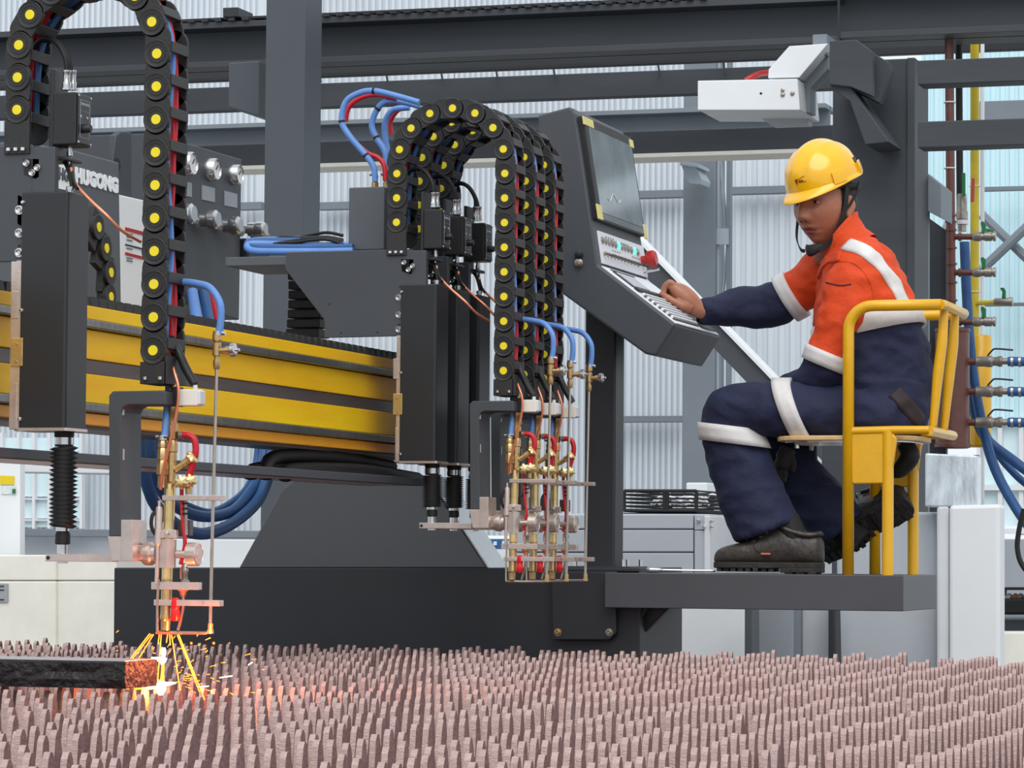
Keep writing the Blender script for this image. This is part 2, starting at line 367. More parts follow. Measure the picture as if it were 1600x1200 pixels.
for (x0, x1, y0, y1, Yb) in ((-120, 87, 867, 907, 10.9), (88, 182, 867, 907, 10.92), (-120, 87, 908, 1080, 10.9), (88, 182, 908, 1080, 10.92)):
    MB().pY([(x0, y0), (x1, y0), (x1, y1), (x0, y1)], Yb, .5).build('base_panel', M_CREAM, pl, bevel=.005)
MB().pY([(-20, 911), (12, 912), (12, 941), (-20, 940)], 10.893, .004).build('name_plate', mat('name_plate_grey', (160, 164, 168), .4, .3, .05), pl)
for y in (915, 921, 936): MB().pY([(-2, y), (6, y), (6, y + 2), (-2, y + 2)], 10.891, .002).build('plate_text', M_DARK, pl)
boxobj('tray_sheen_strip', 'long white strip of painted tray sheen behind the black bellows', 'rail', [(-100, 722), (250, 728), (250, 742), (-100, 736)], 12.4, .2, M_OFFW)  # white strip stands in for light reflected under the cable tray
boxobj('far_sill', 'grey sill under the bright paned window', 'sill', [(30, 826), (500, 830), (500, 842), (30, 838)], 22.5, .1, M_STEELL)
boxobj('white_backdrop_cabinet', 'big white cabinet far behind the slanted carriage leg', 'cabinet', [(270, 842), (800, 846), (800, 1060), (270, 1060)], 16, .4, M_WHITE)

# white and grey machine bodies under and behind the platform, right
pc = thing('power_cabinet', 'pale grey cabinet with drawers behind the platform', 'cabinet', at(1040, 1000, Y=11.0))
xa = at(966, 900, Y=11).x; xb = at(1110, 900, Y=11).x
MB().box((at(800, 900, Y=11.02).x, 11.02, 0), (at(1108, 900, Y=11).x, 12.6, at(1040, 803, Y=11).z)).build('cabinet_body', M_LGREY, pc, bevel=.004)
for (a, b, c, d) in ((800, 1083, 804, 826), (800, 1083, 828, 862), (800, 1083, 864, 900), (1085, 1108, 804, 828), (1085, 1108, 829, 960), (1050, 1083, 902, 1030)):
    MB().pY([(a, c), (b, c), (b, d), (a, d)], 11.0, .02).build('cabinet_panel', M_LGREY, pc, bevel=.003)
sc = MB()
for (x, y) in ((1091, 813), (1100, 823), (1112, 814), (1112, 823)):
    q = at(x, y, Y=10.99); sc.lathe(q, (0, -1, 0), [(-.01, .006), (.004, .006), (.007, .003)], 8)
sc.build('screws', M_STEEL, pc, True)
MB().pX([(1109, 806), (1170, 809), (1170, 1030), (1109, 1030)], at(1109, 806, Y=11).x + .002, .02).build('cabinet_side', M_OFFW, pc, bevel=.003)
MB().pY([(768, 843), (784, 843), (784, 858), (768, 858)], 10.99, .004).build('blue_sticker', mat('sticker_blue', (40, 100, 160), .5, 0, .05), pc)
MB().pY([(771, 846), (776, 846), (776, 852), (771, 852)], 10.985, .003).build('sticker_print', M_TEXTW, pc)
# wire tray on the cabinet
wt = thing('wire_basket', 'black wire basket on top of the pale grey cabinet', 'basket', at(1035, 803, Y=11.1))
za, zb_ = at(1035, 803, Y=11.1).z, at(1035, 767, Y=11.1).z
x0, x1 = at(975, 800, Y=11.1).x, at(1088, 800, Y=11.1).x
wires = MB()
for k in range(7):
    z = za + (zb_ - za) * k / 6
    for yy in (11.1, 11.75): wires.cyl((x0, yy, z), (x1, yy, z), .0035, 6)
    for xx in (x0, x1): wires.cyl((xx, 11.1, z), (xx, 11.75, z), .0035, 6)
o = wires.build('wires', M_RUB, wt, True); o['kind'] = 'stuff'; o['label'] = 'thin black side wires of the basket'
za += .008
for xx in (x0, x0 + (x1 - x0) * .56, x0 + (x1 - x0) * .6, x1):
    for yy in (11.1, 11.75): MB().cyl((xx, yy, za), (xx, yy, zb_), .007, 8).build('frame_post', M_RUB, wt, True)
for yy in (11.1, 11.75):
    for z in (za + .004, zb_): MB().cyl((x0, yy, z), (x1, yy, z), .006, 8).build('frame_bar', M_RUB, wt, True)
MB().box((x0, 11.1, za - .002), (x1, 11.75, za + .006)).build('basket_base', M_RUB, wt)
inn = MB()
for k in range(9):
    a = x0 + .02 + (x1 - x0 - .06) * random.random(); inn.tube([(a, 11.2 + .05 * k, za + .03), (a + .05, 11.2 + .05 * k, za + .05 + .02 * random.random()), (a + .1, 11.22 + .05 * k, za + .03)], .006, 6)
inn.build('coiled_wire', M_OFFW, wt, True)
boxobj('white_case', 'small white case behind the wire basket', 'case', [(1072, 754), (1105, 754), (1105, 806), (1072, 806)], 12.4, .2, M_WHITE)
# perforated guard
pg = thing('perforated_guard', 'white perforated guard with square holes under the platform', 'guard', at(1020, 1010, Y=10.6))
gx0, gx1 = at(985, 900, Y=10.6).x, at(1051, 900, Y=10.6).x; gz1 = at(1020, 948, Y=10.6).z; gz0 = at(1020, 1030, Y=10.6).z; 
gb = MB(); n = 6
for k in range(n + 1):
    x = gx0 + (gx1 - gx0) * k / n; gb.box((x - .005, 10.6, gz0), (x + .005, 10.61, gz1))
nz = 7
for k in range(nz + 1):
    z = gz0 + (gz1 - gz0) * k / nz; gb.box((gx0, 10.601, z - .005), (gx1, 10.609, z + .005))
gb.build('guard_grid', M_WHITE, pg)
MB().box((gx0, 10.6, 0), (gx1, 10.67, gz0)).build('guard_foot', M_WHITE, pg)
MB().box((gx0, 10.66, gz0), (gx1, 10.67, gz1)).build('guard_backing', M_RUB, pg)
boxobj('white_cabinet', 'white cabinet below the worker behind the perforated guard', 'cabinet', [(1052, 945), (1165, 945), (1165, 1060), (1052, 1060)], 10.9, .08, M_WHITE)
boxobj('slim_post', 'slim grey post under the platform', 'post', [(1163, 940), (1176, 940), (1180, 1060), (1163, 1060)], 10.7, .1, M_GREY2)
opn = thing('cream_machine', 'cream machine seen through the gap under the platform', 'machine', at(1210, 1030, Y=16))
MB().pY([(1160, 985), (1260, 985), (1260, 1180), (1160, 1180)], 16, .5).build('machine_body', M_CREAM, opn, bevel=.01)
MB().pY([(1181, 990), (1199, 991), (1199, 1012), (1181, 1012)], 15.97, .04).build('machine_door', mat('beige_door', (206, 186, 156), .6, 0, .05), opn, bevel=.004)
MB().cyl(at(1160, 974, Y=15.9), at(1260, 974, Y=15.9), .016, 12).build('white_pipe', M_WHITE, opn, True)
MB().pY([(1160, 952), (1260, 952), (1260, 966), (1160, 966)], 15.9, .1).build('dark_top', M_DARK, opn)
vent = MB()
for k in range(5):
    x = 1185 + k * 11; vent.pY([(x, 981), (x + 7, 981), (x + 5, 984), (x - 2, 984)], 15.95, .3)
vent.build('vent_slots', M_DARK, opn)
boxobj('slim_pillar', 'narrow mid-grey column base under the platform', 'column', [(1240, 930), (1252, 930), (1252, 1060), (1240, 1060)], 11.2, .3, M_STEELL)
boxobj('pale_partition', 'pale grey panel beside the narrow column base', 'panel', [(1252, 930), (1294, 930), (1294, 1060), (1252, 1060)], 11.22, .3, M_LGREY)
boxobj('dark_wedge_post', 'dark wedge-shaped post under the platform', 'post', [(1294, 930), (1304, 930), (1312, 1060), (1294, 1060)], 11.1, .1, M_DARK)
boxobj('grey_machine_base', 'large pale grey machine base under the yellow chair', 'machine base', [(1306, 800), (1464, 800), (1464, 1080), (1312, 1080)], 11.3, 1.2, M_LGREY, .01)
wp = thing('white_pillar', 'white painted pillar under the brown tank', 'pillar', at(1510, 1020, Y=11.2))
for (a, b, Yp, mm_) in ((1463, 1483, 11.2, M_OFFW), (1483, 1562, 11.18, M_WHITE)):
    MB().pY([(a, 790), (b, 788), (b, 1200), (a, 1200)], Yp, .12).build('pillar_panel', mm_, wp, bevel=.012)
# plastic-wrapped block on the pillar
pwm = mat('plastic_wrap', (196, 206, 214), .15, 0, .35, 14, .6, 26, stretch=(2, 2, .5), coat=.6)
boxobj('wrapped_block', 'plastic-wrapped grey block on the white pillar', 'block', [(1445, 708), (1527, 712), (1527, 792), (1445, 792)], 11.2, .09, pwm)
# things at the right edge
boxobj('grey_counter', 'grey wall base at the right edge behind the hoses', 'wall base', [(1540, 842), (2400, 842), (2400, 1090), (1540, 1090)], 17.0, .3, M_LGREY)
cr_ = thing('black_crate', 'black crate of scrap at the right edge', 'crate', at(1585, 960, Y=15.5))
MB().pY([(1552, 918), (1700, 918), (1700, 922), (1552, 922)], 15.5, .3).build('crate_rim', M_RUB, cr_)
MB().box((at(1560, 960, Y=15.55).x, 15.55, 0), (at(1690, 960, Y=15.55).x, 15.7, at(1560, 960, Y=15.5).z)).build('crate_stand', M_STEELB, cr_)
MB().pY([(1552, 921), (1558, 921), (1558, 936), (1552, 936)], 15.5, .3).build('crate_corner', M_RUB, cr_)
MB().pY([(1694, 921), (1700, 921), (1700, 936), (1694, 936)], 15.5, .3).build('crate_corner', M_RUB, cr_)
MB().pY([(1552, 935), (1700, 935), (1700, 960), (1552, 960)], 15.5, .3).build('crate_body', M_RUB, cr_, bevel=.01)
for k, x in enumerate((1566, 1576, 1584, 1597)):
    MB().pY([(x, 934), (x + 9, 927), (x + 14, 930), (x + 10, 937)], 15.55 + .03 * k, .05).build('scrap', (M_OFFW, M_COPPER, M_CREAM, M_OFFW)[k], cr_)
tag(MB().cyl(at(1552, 965, Y=15.3), at(1700, 965, Y=15.3), .014, 10).build('floor_pipe', M_STEELL, None, True, origin=at(1580, 965, Y=15.3)), 'grey horizontal pipe under the black crate', 'pipe')
boxobj('pale_bench', 'pale concrete bench at the right edge', 'bench', [(1540, 988), (2100, 988), (2100, 1100), (1540, 1100)], 14.6, .3, M_CREAM)
# ================================================================== CUTTING BED
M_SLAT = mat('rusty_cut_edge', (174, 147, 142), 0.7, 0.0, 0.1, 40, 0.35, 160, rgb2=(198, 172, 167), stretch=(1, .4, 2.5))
M_SLATF = mat('rusty_shaded_face', (122, 92, 89), 0.75, 0.0, 0.15, 18, 0.3, 90, rgb2=(146, 114, 110))  # sides darker for mill scale plus shade between slats put into the colour
ZT = at(1415, 1021.5, Y=8.9).z            # height of the slat tips
BX = [at(px, 1022, Y=8.9).x for px in (1278, 1347, 1416, 1484, 1556)]
PITCH = (BX[-1] - BX[0]) / 4
TOOTH = 0.0605; Y0B, Y1B = 3.55, 8.90; TH = 0.0095
bed = thing('cutting_table', 'wide cutting table of pointed rusty slats filling the foreground', 'cutting table', (-2.5, 6.2, 0))
slat_meshes = []
def slat_mesh(seed):
    rnd = random.Random(seed); mb = MB()
    y = Y0B + rnd.random() * .0; prof = [(Y0B, -.12)]
    n = int((Y1B - Y0B) / TOOTH)
    off = rnd.uniform(0, TOOTH * .6); ys = Y1B - .012 - n * TOOTH
    run = 0; drop = 0.0
    for k in range(n + 1):
        c = ys + k * TOOTH + rnd.gauss(0, .0012)
        h = rnd.gauss(-.002, .0035)
        if rnd.random() < .02: h = -.05 - .03 * rnd.random()
        lean = rnd.gauss(0, .002)
        w = .0055 + rnd.random() * .002
        if h < -.02:
            prof += [(c - .016, h - .01), (c - .006, h), (c + .008, h + .003), (c + .016, h - .012), (c + TOOTH * .5, -.12)]
        else:
            prof += [(c - .0165, -.055), (c - w + lean - .0025, h - .009), (c - w * .5 + lean, h), (c + w * .5 + lean, h), (c + w + lean + .0025, h - .009), (c + .0165, -.055), (c + TOOTH * .5, -.12)]
    prof = [p for p in prof if p[0] < Y1B + .01]
    vs = []; N = len(prof)
    for (yy, zz) in prof:
        for xx in (-TH / 2, TH / 2): vs += [(xx, yy, zz)]
    for (yy, zz) in prof:
        for xx in (-TH / 2, TH / 2): vs += [(xx, yy, -.2)]
    fs = []
    for i in range(N - 1):
        a = 2 * i; b = 2 * i + 2; c = 2 * N + 2 * i; d = c + 2
        fs += [(a, a + 1, b + 1, b), (a + 1, c + 1, d + 1, b + 1), (a, b, d, c)]
    fs += [(0, 2 * N, 2 * N + 1, 1), (2 * N - 2, 2 * N - 1, 4 * N - 1, 4 * N - 2)]
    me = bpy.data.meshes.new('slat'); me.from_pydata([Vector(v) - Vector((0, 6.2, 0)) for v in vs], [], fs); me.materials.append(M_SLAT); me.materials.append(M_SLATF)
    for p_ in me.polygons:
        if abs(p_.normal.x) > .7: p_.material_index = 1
    return me
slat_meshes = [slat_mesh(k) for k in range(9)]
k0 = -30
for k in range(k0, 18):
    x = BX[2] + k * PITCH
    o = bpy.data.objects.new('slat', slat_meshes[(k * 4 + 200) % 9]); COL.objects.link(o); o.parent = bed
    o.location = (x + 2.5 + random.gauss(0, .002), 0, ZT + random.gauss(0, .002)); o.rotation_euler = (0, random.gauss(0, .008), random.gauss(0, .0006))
xl, xr = BX[2] + k0 * PITCH - .1, BX[2] + 17 * PITCH + .1
for (a, b) in (((xl, Y1B + .015, 0), (xr, Y1B + .05, ZT - .13)), ((xl, Y0B - .05, 0), (xr, Y0B - .015, ZT - .13)), ((xl - .03, Y0B, 0), (xl, Y1B, ZT - .13)), ((xr, Y0B, 0), (xr + .03, Y1B, ZT - .13))):
    MB().box(a, b).build('table_side', M_DARK, bed, bevel=.003)
MB().box((xl, Y0B, ZT - .26), (xr, Y1B, ZT - .24)).build('slag_tray', M_SLAT, bed)

# ---- steel plate being cut
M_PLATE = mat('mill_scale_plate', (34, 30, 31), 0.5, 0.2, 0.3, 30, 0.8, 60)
M_PTOP = mat('plate_top_sheen', (200, 196, 198), 0.28, 0.6, 0.2, 30)  # pale colour stands in for bright surroundings reflected on the plate top
p0 = at(-60, 1073.5, Z=ZT + .004); yf = at(100, 1074.5, Z=ZT + .004).y
xr_ = at(196, 1050, Y=yf).x; zt_ = at(100, 1032, Y=yf).z
pts = []; rnd = random.Random(3)
plate = thing('steel_plate', 'thick black steel plate on the slats being cut by the torch', 'plate', (xr_ - .6, yf, ZT + .004))
N = 40; mb = MB(); rows = []
xs = [xr_ - 1.3 + 1.3 * i / N for i in range(N + 1)]
dep = .15
for i, x in enumerate(xs):
    j = lambda s=.003: rnd.uniform(-s, s)
    rows.append([(x, yf + j(), ZT + .004), (x, yf - .002 + j(), ZT + .004 + (zt_ - ZT) * .3), (x, yf + j(.004), ZT + .004 + (zt_ - ZT) * .55), (x, yf + j(.002), zt_ - .004), (x, yf + .004, zt_),
                 (x, yf + dep, zt_), (x, yf + dep, ZT + .004)])
mb.rings(rows).build('plate_slab', M_PLATE, plate)
mb = MB(); mb.box((xs[0], yf + .006, zt_), (xs[-1] - .004, yf + dep - .002, zt_ + .0012)).build('top_sheen', M_PTOP, plate)

# ================================================================== END CARRIAGE, PLATFORM, POST
YT = 9.25
M_SHEEN = mat('pale_sheen_plate', (214, 218, 222), .3, .35, .06, 60, .1, 200)  # pale colour stands in for light reflected off dark painted steel
M_PED = mat('satin_charcoal_paint', (46, 49, 55), 0.22, 0.0, 0.06, 4, 0.02, 300, spec=.9)
def poly_ext_floor(poly, Y, dep, zlow, name, m, parent, bevel=.004):
    """front outline; points below the bed are carried down to zlow"""
    P = [at(x, y, Y=Y) for x, y in poly]
    for p, (x, y) in zip(P, poly):
        if y >= 1050: p.z = zlow
    return MB().prism(P, (0, dep, 0)).build(name, m, parent, bevel=bevel)
tr = thing('end_carriage', 'dark grey end carriage with slanted pedestal under the gantry beam', 'gantry carriage', at(600, 1060, Y=YT + .25))
tr.location.z = 0
poly_ext_floor([(178, 887), (1000, 887), (1000, 1060), (178, 1060)], YT, .5, .02, 'carriage_body', M_DARK, tr)
MB().pY([(373, 888), (440, 766), (470, 742), (660, 742), (690, 778), (762, 888)], YT, .2).build('pedestal', M_PED, tr, bevel=.004)
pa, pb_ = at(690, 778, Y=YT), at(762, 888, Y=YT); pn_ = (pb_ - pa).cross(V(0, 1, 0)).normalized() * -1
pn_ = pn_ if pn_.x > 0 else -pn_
MB().prism([pa + V(0, .006, 0), pb_ + V(0, .006, 0), pb_ + V(0, .194, 0), pa + V(0, .194, 0)], pn_ * .004).build('slant_sheen', M_SHEEN, tr)  # added plate; sky glare on the slanted face is put into its colour
MB().pY([(862, 893), (962, 893), (962, 990), (952, 1000), (864, 1000)], YT - .03, .03).build('hinge_plate', M_DARK, tr, bevel=.003)
for px in (872, 952):
    q = at(px, 988, Y=YT - .03)
    MB().lathe(q, (0, -1, 0), [(-.005, .0115), (.002, .0115), (.002, .008), (.009, .008), (.010, .0065), (.006, .004)], 14).build('bolt', M_BRASSD if px == 872 else M_VALVE, tr, True)
MB().pY([(958, 949), (1046, 950), (1002, 994), (990, 1006), (975, 1060), (958, 1060)], YT + .06, .03).build('gusset', M_BLACKM, tr, bevel=.003)
MB().pY([(985, 949), (1010, 949), (985, 1000), (975, 1000)], YT + .02, .04).build('gusset_rib', M_DARK, tr, bevel=.003)

YP = 9.18
pf = thing('operator_platform', 'dark grey steel step platform carrying the chair', 'platform', at(1200, 955, Y=9.3))
x0 = at(945, 920, Y=YP).x; x1 = at(1411.5, 920, Y=YP).x; ZP = at(1411, 899, Y=YP).z; zb = at(1411, 955.3, Y=YP).z
YP1 = at(1463, 925, X=x1).y
M_PLATF = mat('platform_grey', (74, 75, 80), .45, 0, .06, 5, .05, 600)
MB().box((x0, YP, zb), (x1, YP1, ZP)).build('platform_box', M_PLATF, pf, bevel=.0025)
MB().box((at(880, 885, Y=YT).x, YT, ZP - .012), (at(1000, 885, Y=YT).x, YT + .34, ZP + .006)).build('joint_plate', M_DARK, pf, bevel=.002)
ZPF = ZP

ps = thing('console_post', 'dark square post holding up the operator console', 'post', at(940, 888, Y=YT + .1))
xa, xb = at(913, 700, Y=YT + .06).x, at(961, 700, Y=YT + .06).x; zt = at(940, 470, Y=YT + .06).z
MB().box((xa, YT + .06, ZP + .012), (xb, YT + .06 + .1, zt)).build('post_shaft', M_DARK, ps, bevel=.006)
MB().box((xa - .04, YT + .02, ZP + .006), (xb + .06, YT + .22, ZP + .018)).build('base_plate', M_DARK, ps, bevel=.002)
for (dx, dy) in ((-.02, .04), (.035, .04), (-.02, .19), (.045, .19), (.03, .1)):
    q = V((xa if dx < 0 else xb) + dx, YT + dy, ZP + .018)
    MB().cyl(q, q + V(0, 0, .02), .006, 8).build('anchor_bolt', M_STEEL, ps, True)
# wrench on the platform
wq = thing('wrench', 'small chrome spanner lying on the platform edge', 'spanner', at(1035, 889, Y=YP + .1))
a = at(1010, 888, Y=YP + .08); a.z = ZP + .009; b = at(1118, 888, Y=YP + .14); b.z = ZP + .007
MB().tube([a.lerp(b, .22), b], .0035, 8, smooth=False).build('handle', M_STEEL, wq, True)
MB().tube([a, a.lerp(b, .06), a.lerp(b, .16), a.lerp(b, .24)], [.006, .009, .008, .004], 10).build('jaw', M_STEEL, wq, True)

# ================================================================== OPERATOR CONSOLE
YC = 9.12
con = thing('operator_console', 'grey operator console with tilted screen and sloping keyboard desk', 'console', at(950, 470, Y=YC + .25))
side = [(840, 180), (889, 167), (894, 169), (899, 178), (934, 414), (1055, 507), (1024, 556), (1008, 553), (880, 460), (866, 452)]
YC1 = at(978, 212, X=at(899, 180, Y=YC).x).y; WC = YC1 - YC
MB().pY(side, YC, WC).build('console_shell', M_GREY, con, bevel=.006)
A = at(899, 178, Y=YC); B = at(934, 414, Y=YC); Cc = at(1055, 507, Y=YC); D = at(1024, 556, Y=YC)
def fp(P, Q, u, v, h=0.0):
    e = (Q - P); nrm = V(-e.z, 0, e.x).normalized()
    if nrm.z < 0 and e.z < 0 and nrm.x < 0: nrm = -nrm
    if nrm.x < 0: nrm = -nrm
    return P + e * v + V(0, WC * u, 0) + nrm * h
def slab(P, Q, u0, u1, v0, v1, h0, h1, name, m, parent, bevel=.0015):
    ps_ = [fp(P, Q, u, v, h) for h in (h0, h1) for (u, v) in ((u0, v0), (u1, v0), (u1, v1), (u0, v1))]
    mb = MB(); mb.add(ps_, [(3, 2, 1, 0), (4, 5, 6, 7), (0, 1, 5, 4), (1, 2, 6, 5), (2, 3, 7, 6), (3, 0, 4, 7)])
    return mb.build(name, m, parent, bevel=bevel)
M_SCR = mat('screen_glass', (116, 128, 134), .12, 0, .10, 5, rgb2=(146, 158, 162))
mon = slab(A, B, .04, .985, .01, .70, -.01, .018, 'monitor', M_BLACK, con, .003)
slab(A, B, .10, .955, .075, .645, .018, .0195, 'screen', M_SCR, mon, 0)
slab(A, B, .10, .955, .648, .69, .018, .0192, 'screen_footer', mat('screen_footer', (96, 104, 108), .2, 0, .05), mon, 0)
# reflections seen on the glass are left to the renderer; the curve drawn on the display is built
cv = MB(); pts = []
for i in range(25):
    t = i / 24; pts.append(fp(A, B, .27 + .26 * t, .52 + .025 * math.sin(t * 9.0 + .4) - .012 * t, .0205))
cv.tube(pts, .0009, 5, smooth=False); cv.build('display_curve', M_TEXTW, mon)
M_TAPE = mat('masking_tape', (216, 206, 132), .6, 0, .1, 40)
for (u0, u1, v0, v1) in ((.01, .2, .02, .075), (.93, 1.0, .03, .085), (.02, .11, .60, .70), (.95, 1.0, .62, .72)):
    slab(A, B, u0, u1, v0, v1, .017, .0212, 'masking_tape', M_TAPE, con, .001)
M_PANEL = mat('white_button_panel', (222, 226, 232), .45, 0, .03)
bp = slab(A, B, .07, .985, .765, .985, 0, .006, 'button_panel', M_PANEL, con)
M_LIT = mat('lit_green_button', (90, 240, 190), .4, 0, 0, emit=(80, 255, 190), estr=1.2)
for i in range(12):
    u = .12 + i * .064; q = fp(A, B, u, .825, .006); n = (fp(A, B, u, .825, .02) - q).normalized()
    MB().lathe(q, n, [(0, .0105), (.004, .0105), (.005, .008), (.006, .0075)], 14).build('push_button', M_LIT if i in (5, 10) else M_VALVE, con, True)
for i in range(11):
    u = .12 + i * .067; q = fp(A, B, u, .915, .006); n = (fp(A, B, u, .915, .02) - q).normalized()
    t = MB(); t.lathe(q, n, [(0, .006), (.008, .006), (.009, .004)], 10); t.build('toggle_base', M_VALVE, con, True)
    MB().tube([q + n * .008, q + n * .02 + V(.0, 0, -.006), q + n * .036 + V(0, 0, -.012)], [.003, .0025, .0035], 8).build('toggle_lever', M_BGREY if i < 9 else M_BLACK, con, True)
q = fp(A, B, .90, .875, .006); n = (fp(A, B, .9, .875, .02) - q).normalized()
es = MB().lathe(q, n, [(0, .014), (.018, .014), (.02, .0235), (.026, .026), (.040, .026), (.046, .021), (.048, .0)], 20).build('emergency_stop', M_REDP, con, True); es['label'] = 'red mushroom emergency stop button'
q = fp(A, B, .90, .955, .006); MB().tube([q, q + n * .05], .004, 8, smooth=False).build('key_switch', M_STEEL, con, True)
for r_, vv in ((.2, .79), (.5, .795), (.3, .87), (.7, .868)):
    for k in range(4): slab(A, B, r_ + k * .045, r_ + k * .045 + .025, vv, vv + .006, .006, .0066, 'panel_print', M_GREY2, bp, 0)
# desk: light frame, touchpad recess and rows of keys
slab(B, Cc, .03, .965, .02, .985, 0, .004, 'desk_panel', M_PANEL, con)
slab(B, Cc, .13, .60, .06, .075, .004, .006, 'desk_slot', M_BLACK, con, 0)
tpd = slab(B, Cc, .18, .46, .14, .36, .004, .010, 'touch_pad', M_LGREY, con)
slab(B, Cc, .12, .165, .10, .36, .004, .007, 'desk_slot', M_BLACK, con, 0)
slab(B, Cc, .10, .62, .39, .45, .004, .012, 'palm_bar', M_BLACK, con)
slab(B, Cc, .70, .80, .33, .50, .004, .014, 'jog_lever', M_BLACK, con, .004)
for r_ in range(7):
    v = .50 + r_ * .062
    key = slab(B, Cc, .08, .60, v, v + .030, .004, .011, 'key_row', M_OFFW, con, .001)
    for c in range(9):
        slab(B, Cc, .085 + c * .057, .135 + c * .057, v + .003, v + .027, .011, .0125, 'key', M_PANEL, key, 0)
    slab(B, Cc, .08, .60, v + .032, v + .058, .004, .0055, 'key_gap', M_BLACK, con, 0)
slab(B, Cc, .64, .95, .52, .94, .004, .008, 'black_pad', M_BLACK, con)
# knobs on the side wall
for y in (398, 411):
    q = at(905, y, Y=YC); MB().lathe(q, (0, -1, 0), [(0, .0125), (.008, .0125), (.009, .010), (.016, .009), (.017, .007)], 14).build('side_socket', M_BLACK if y == 398 else M_VALVE, con, True)

# diagonal stringer behind the console
st = thing('stair_stringer', 'dark diagonal steel stringer with white edge behind the console', 'stringer', at(1180, 600, Y=11.9))
MB().pY([(925, 304), (1002, 383), (1500, 899), (1500, 1010), (1457, 900), (1275, 710), (1000, 424), (925, 346)], 11.9, .05).build('stringer_web', M_GREY, st, bevel=.002)
MB().pY([(925, 296), (1001, 374), (1500, 891), (1500, 899), (1002, 383), (925, 304)], 11.88, .12).build('stringer_top_edge', M_WHITE, st, bevel=.001)
MB().box((at(1480, 900, Y=11.9).x, 11.9, 0), (at(1500, 900, Y=11.9).x, 11.95, at(1500, 930, Y=11.9).z)).build('stringer_foot', M_GREY, st)
tag(MB().box(at(1283, 690, Y=11.4), at(1412, 690, Y=11.4) + V(0, .2, at(1300, 799, Y=11.4).z - at(1300, 690, Y=11.4).z)).build('grey_housing', M_STEELB, bevel=.01, origin=at(1340, 790, Y=11.4)), 'dark grey housing behind the chair legs', 'housing')

# ================================================================== GANTRY BEAM
XB = -3.0
zs = [at(138.5, y, X=XB).z for y in (477.8, 498.8, 515, 560.8, 584, 629, 645.8, 664)]
gb = thing('gantry_beam', 'long yellow gantry beam with steel guide rails', 'beam', (XB - .15, 7, zs[-1]))
YB0, YB1 = 4.2, 9.30
MB().box((XB - .14, YB0, zs[-1]), (XB - .012, YB1, zs[0])).build('beam_core', M_YBEAM, gb, bevel=.004)
def strip(z0, z1, h, name, m, bevel=.002, y1=YB1): return MB().box((XB - .02, YB0, z0), (XB + h, y1, z1)).build(name, m, gb, bevel=bevel)
strip(zs[1], zs[0], .004, 'beam_face', M_YBEAM); strip(zs[3], zs[2], 0, 'beam_face', M_YBEAM); strip(zs[5], zs[4], 0, 'beam_face', M_YBEAM)
strip(zs[7], zs[6], .004, 'beam_face', mat('orange_yellow_paint', (236, 158, 14), .4, 0, .08, 4))
strip(zs[2] + .002, zs[1] - .002, .018, 'guide_rail', M_RAIL, .003, 9.02); strip(zs[6] + .002, zs[5] - .002, .018, 'guide_rail', M_RAIL, .003, 9.02)
strip(zs[4], zs[3], -.004, 'rack_strip', M_BGREY)
MB().box((XB - .14, YB0, zs[-1] - .008), (XB - .02, YB1, zs[-1])).build('beam_underside', M_BGREY, gb)
for zz in (zs[2], zs[6]):
    q = at(610, 575, X=XB); MB().lathe((XB + .018, 8.95, zz + .012), (1, 0, 0), [(-.01, .006), (.008, .006), (.01, .004)], 8).build('rail_bolt', M_STEEL, gb, True)
# cable chain lying on the beam: low toothed links
tc_ = thing('beam_cable_chain', 'black toothed cable chain lying along the top of the yellow beam', 'cable chain', (XB - .1, 7, zs[0]))
lk = MB()
lk.add([(-.06, -.021, 0), (.03, -.021, 0), (.03, .021, 0), (-.06, .021, 0), (-.06, -.017, .02), (.03, -.017, .02), (.03, .010, .02), (-.06, .010, .02)],
       [(0, 3, 2, 1), (4, 5, 6, 7), (0, 1, 5, 4), (1, 2, 6, 5), (2, 3, 7, 6), (3, 0, 4, 7)])
y = 5.6; first = None
while y < 9.0:
    if first is None:
        first = lk.build('link', M_CHAIN, None); first.parent = tc_; ob = first
    else:
        ob = first.copy(); COL.objects.link(ob); ob.parent = tc_
    ob.location = (.07 + (.0), y - 7, 0.001); y += .046
# tray under the beam
zt0 = at(330, 723, X=-2.92).z; zt1 = at(330, 737, X=-2.92).z; ye = at(666, 745, X=-2.92).y
ty = thing('under_beam_tray', 'long grey cable tray under the yellow beam', 'cable tray', (-3.1, 7, zt1))
MB().box((-2.95, 4.2, zt1), (-2.92, ye, zt0)).build('tray_lip', M_GREY, ty, bevel=.002)
MB().box((-3.09, 4.2, zt1), (-2.95, ye, zt1 + .008)).build('tray_floor', M_SHEEN, ty)  # reflection on the tray underside is put into this pale floor
MB().box((-3.10, 4.2, zt1), (-3.09, ye, zt0)).build('tray_back_lip', M_GREY, ty)
for yy in (5.45, 5.65, 5.85, 8.15, 8.28):
    MB().box((-3.08, yy, zt1 + .008), (-3.06, yy + .02, zs[-1])).build('tray_hanger', M_DARK, ty)
# dark hoses bundled in the tray
for k, (yy0, yy1, xx, zz) in enumerate(((7.6, 8.7, -3.065, .026), (7.72, 8.75, -3.02, .026), (7.65, 8.6, -3.045, .056))):
    tag(MB().tube([(xx, yy0, zt1 + .0), (xx, yy0 + .06, zt1 + zz), (xx + .02, (yy0 + yy1) / 2, zt1 + zz + .01), (xx, yy1, zt1 + zz)], .017, 10).build('tray_hose', M_RUB, None, True, origin=(xx, 8, zt1)),
        ('lowest black hose in the tray under the beam', 'front black hose in the tray under the beam', 'upper black hose in the tray under the beam')[k], 'hose')
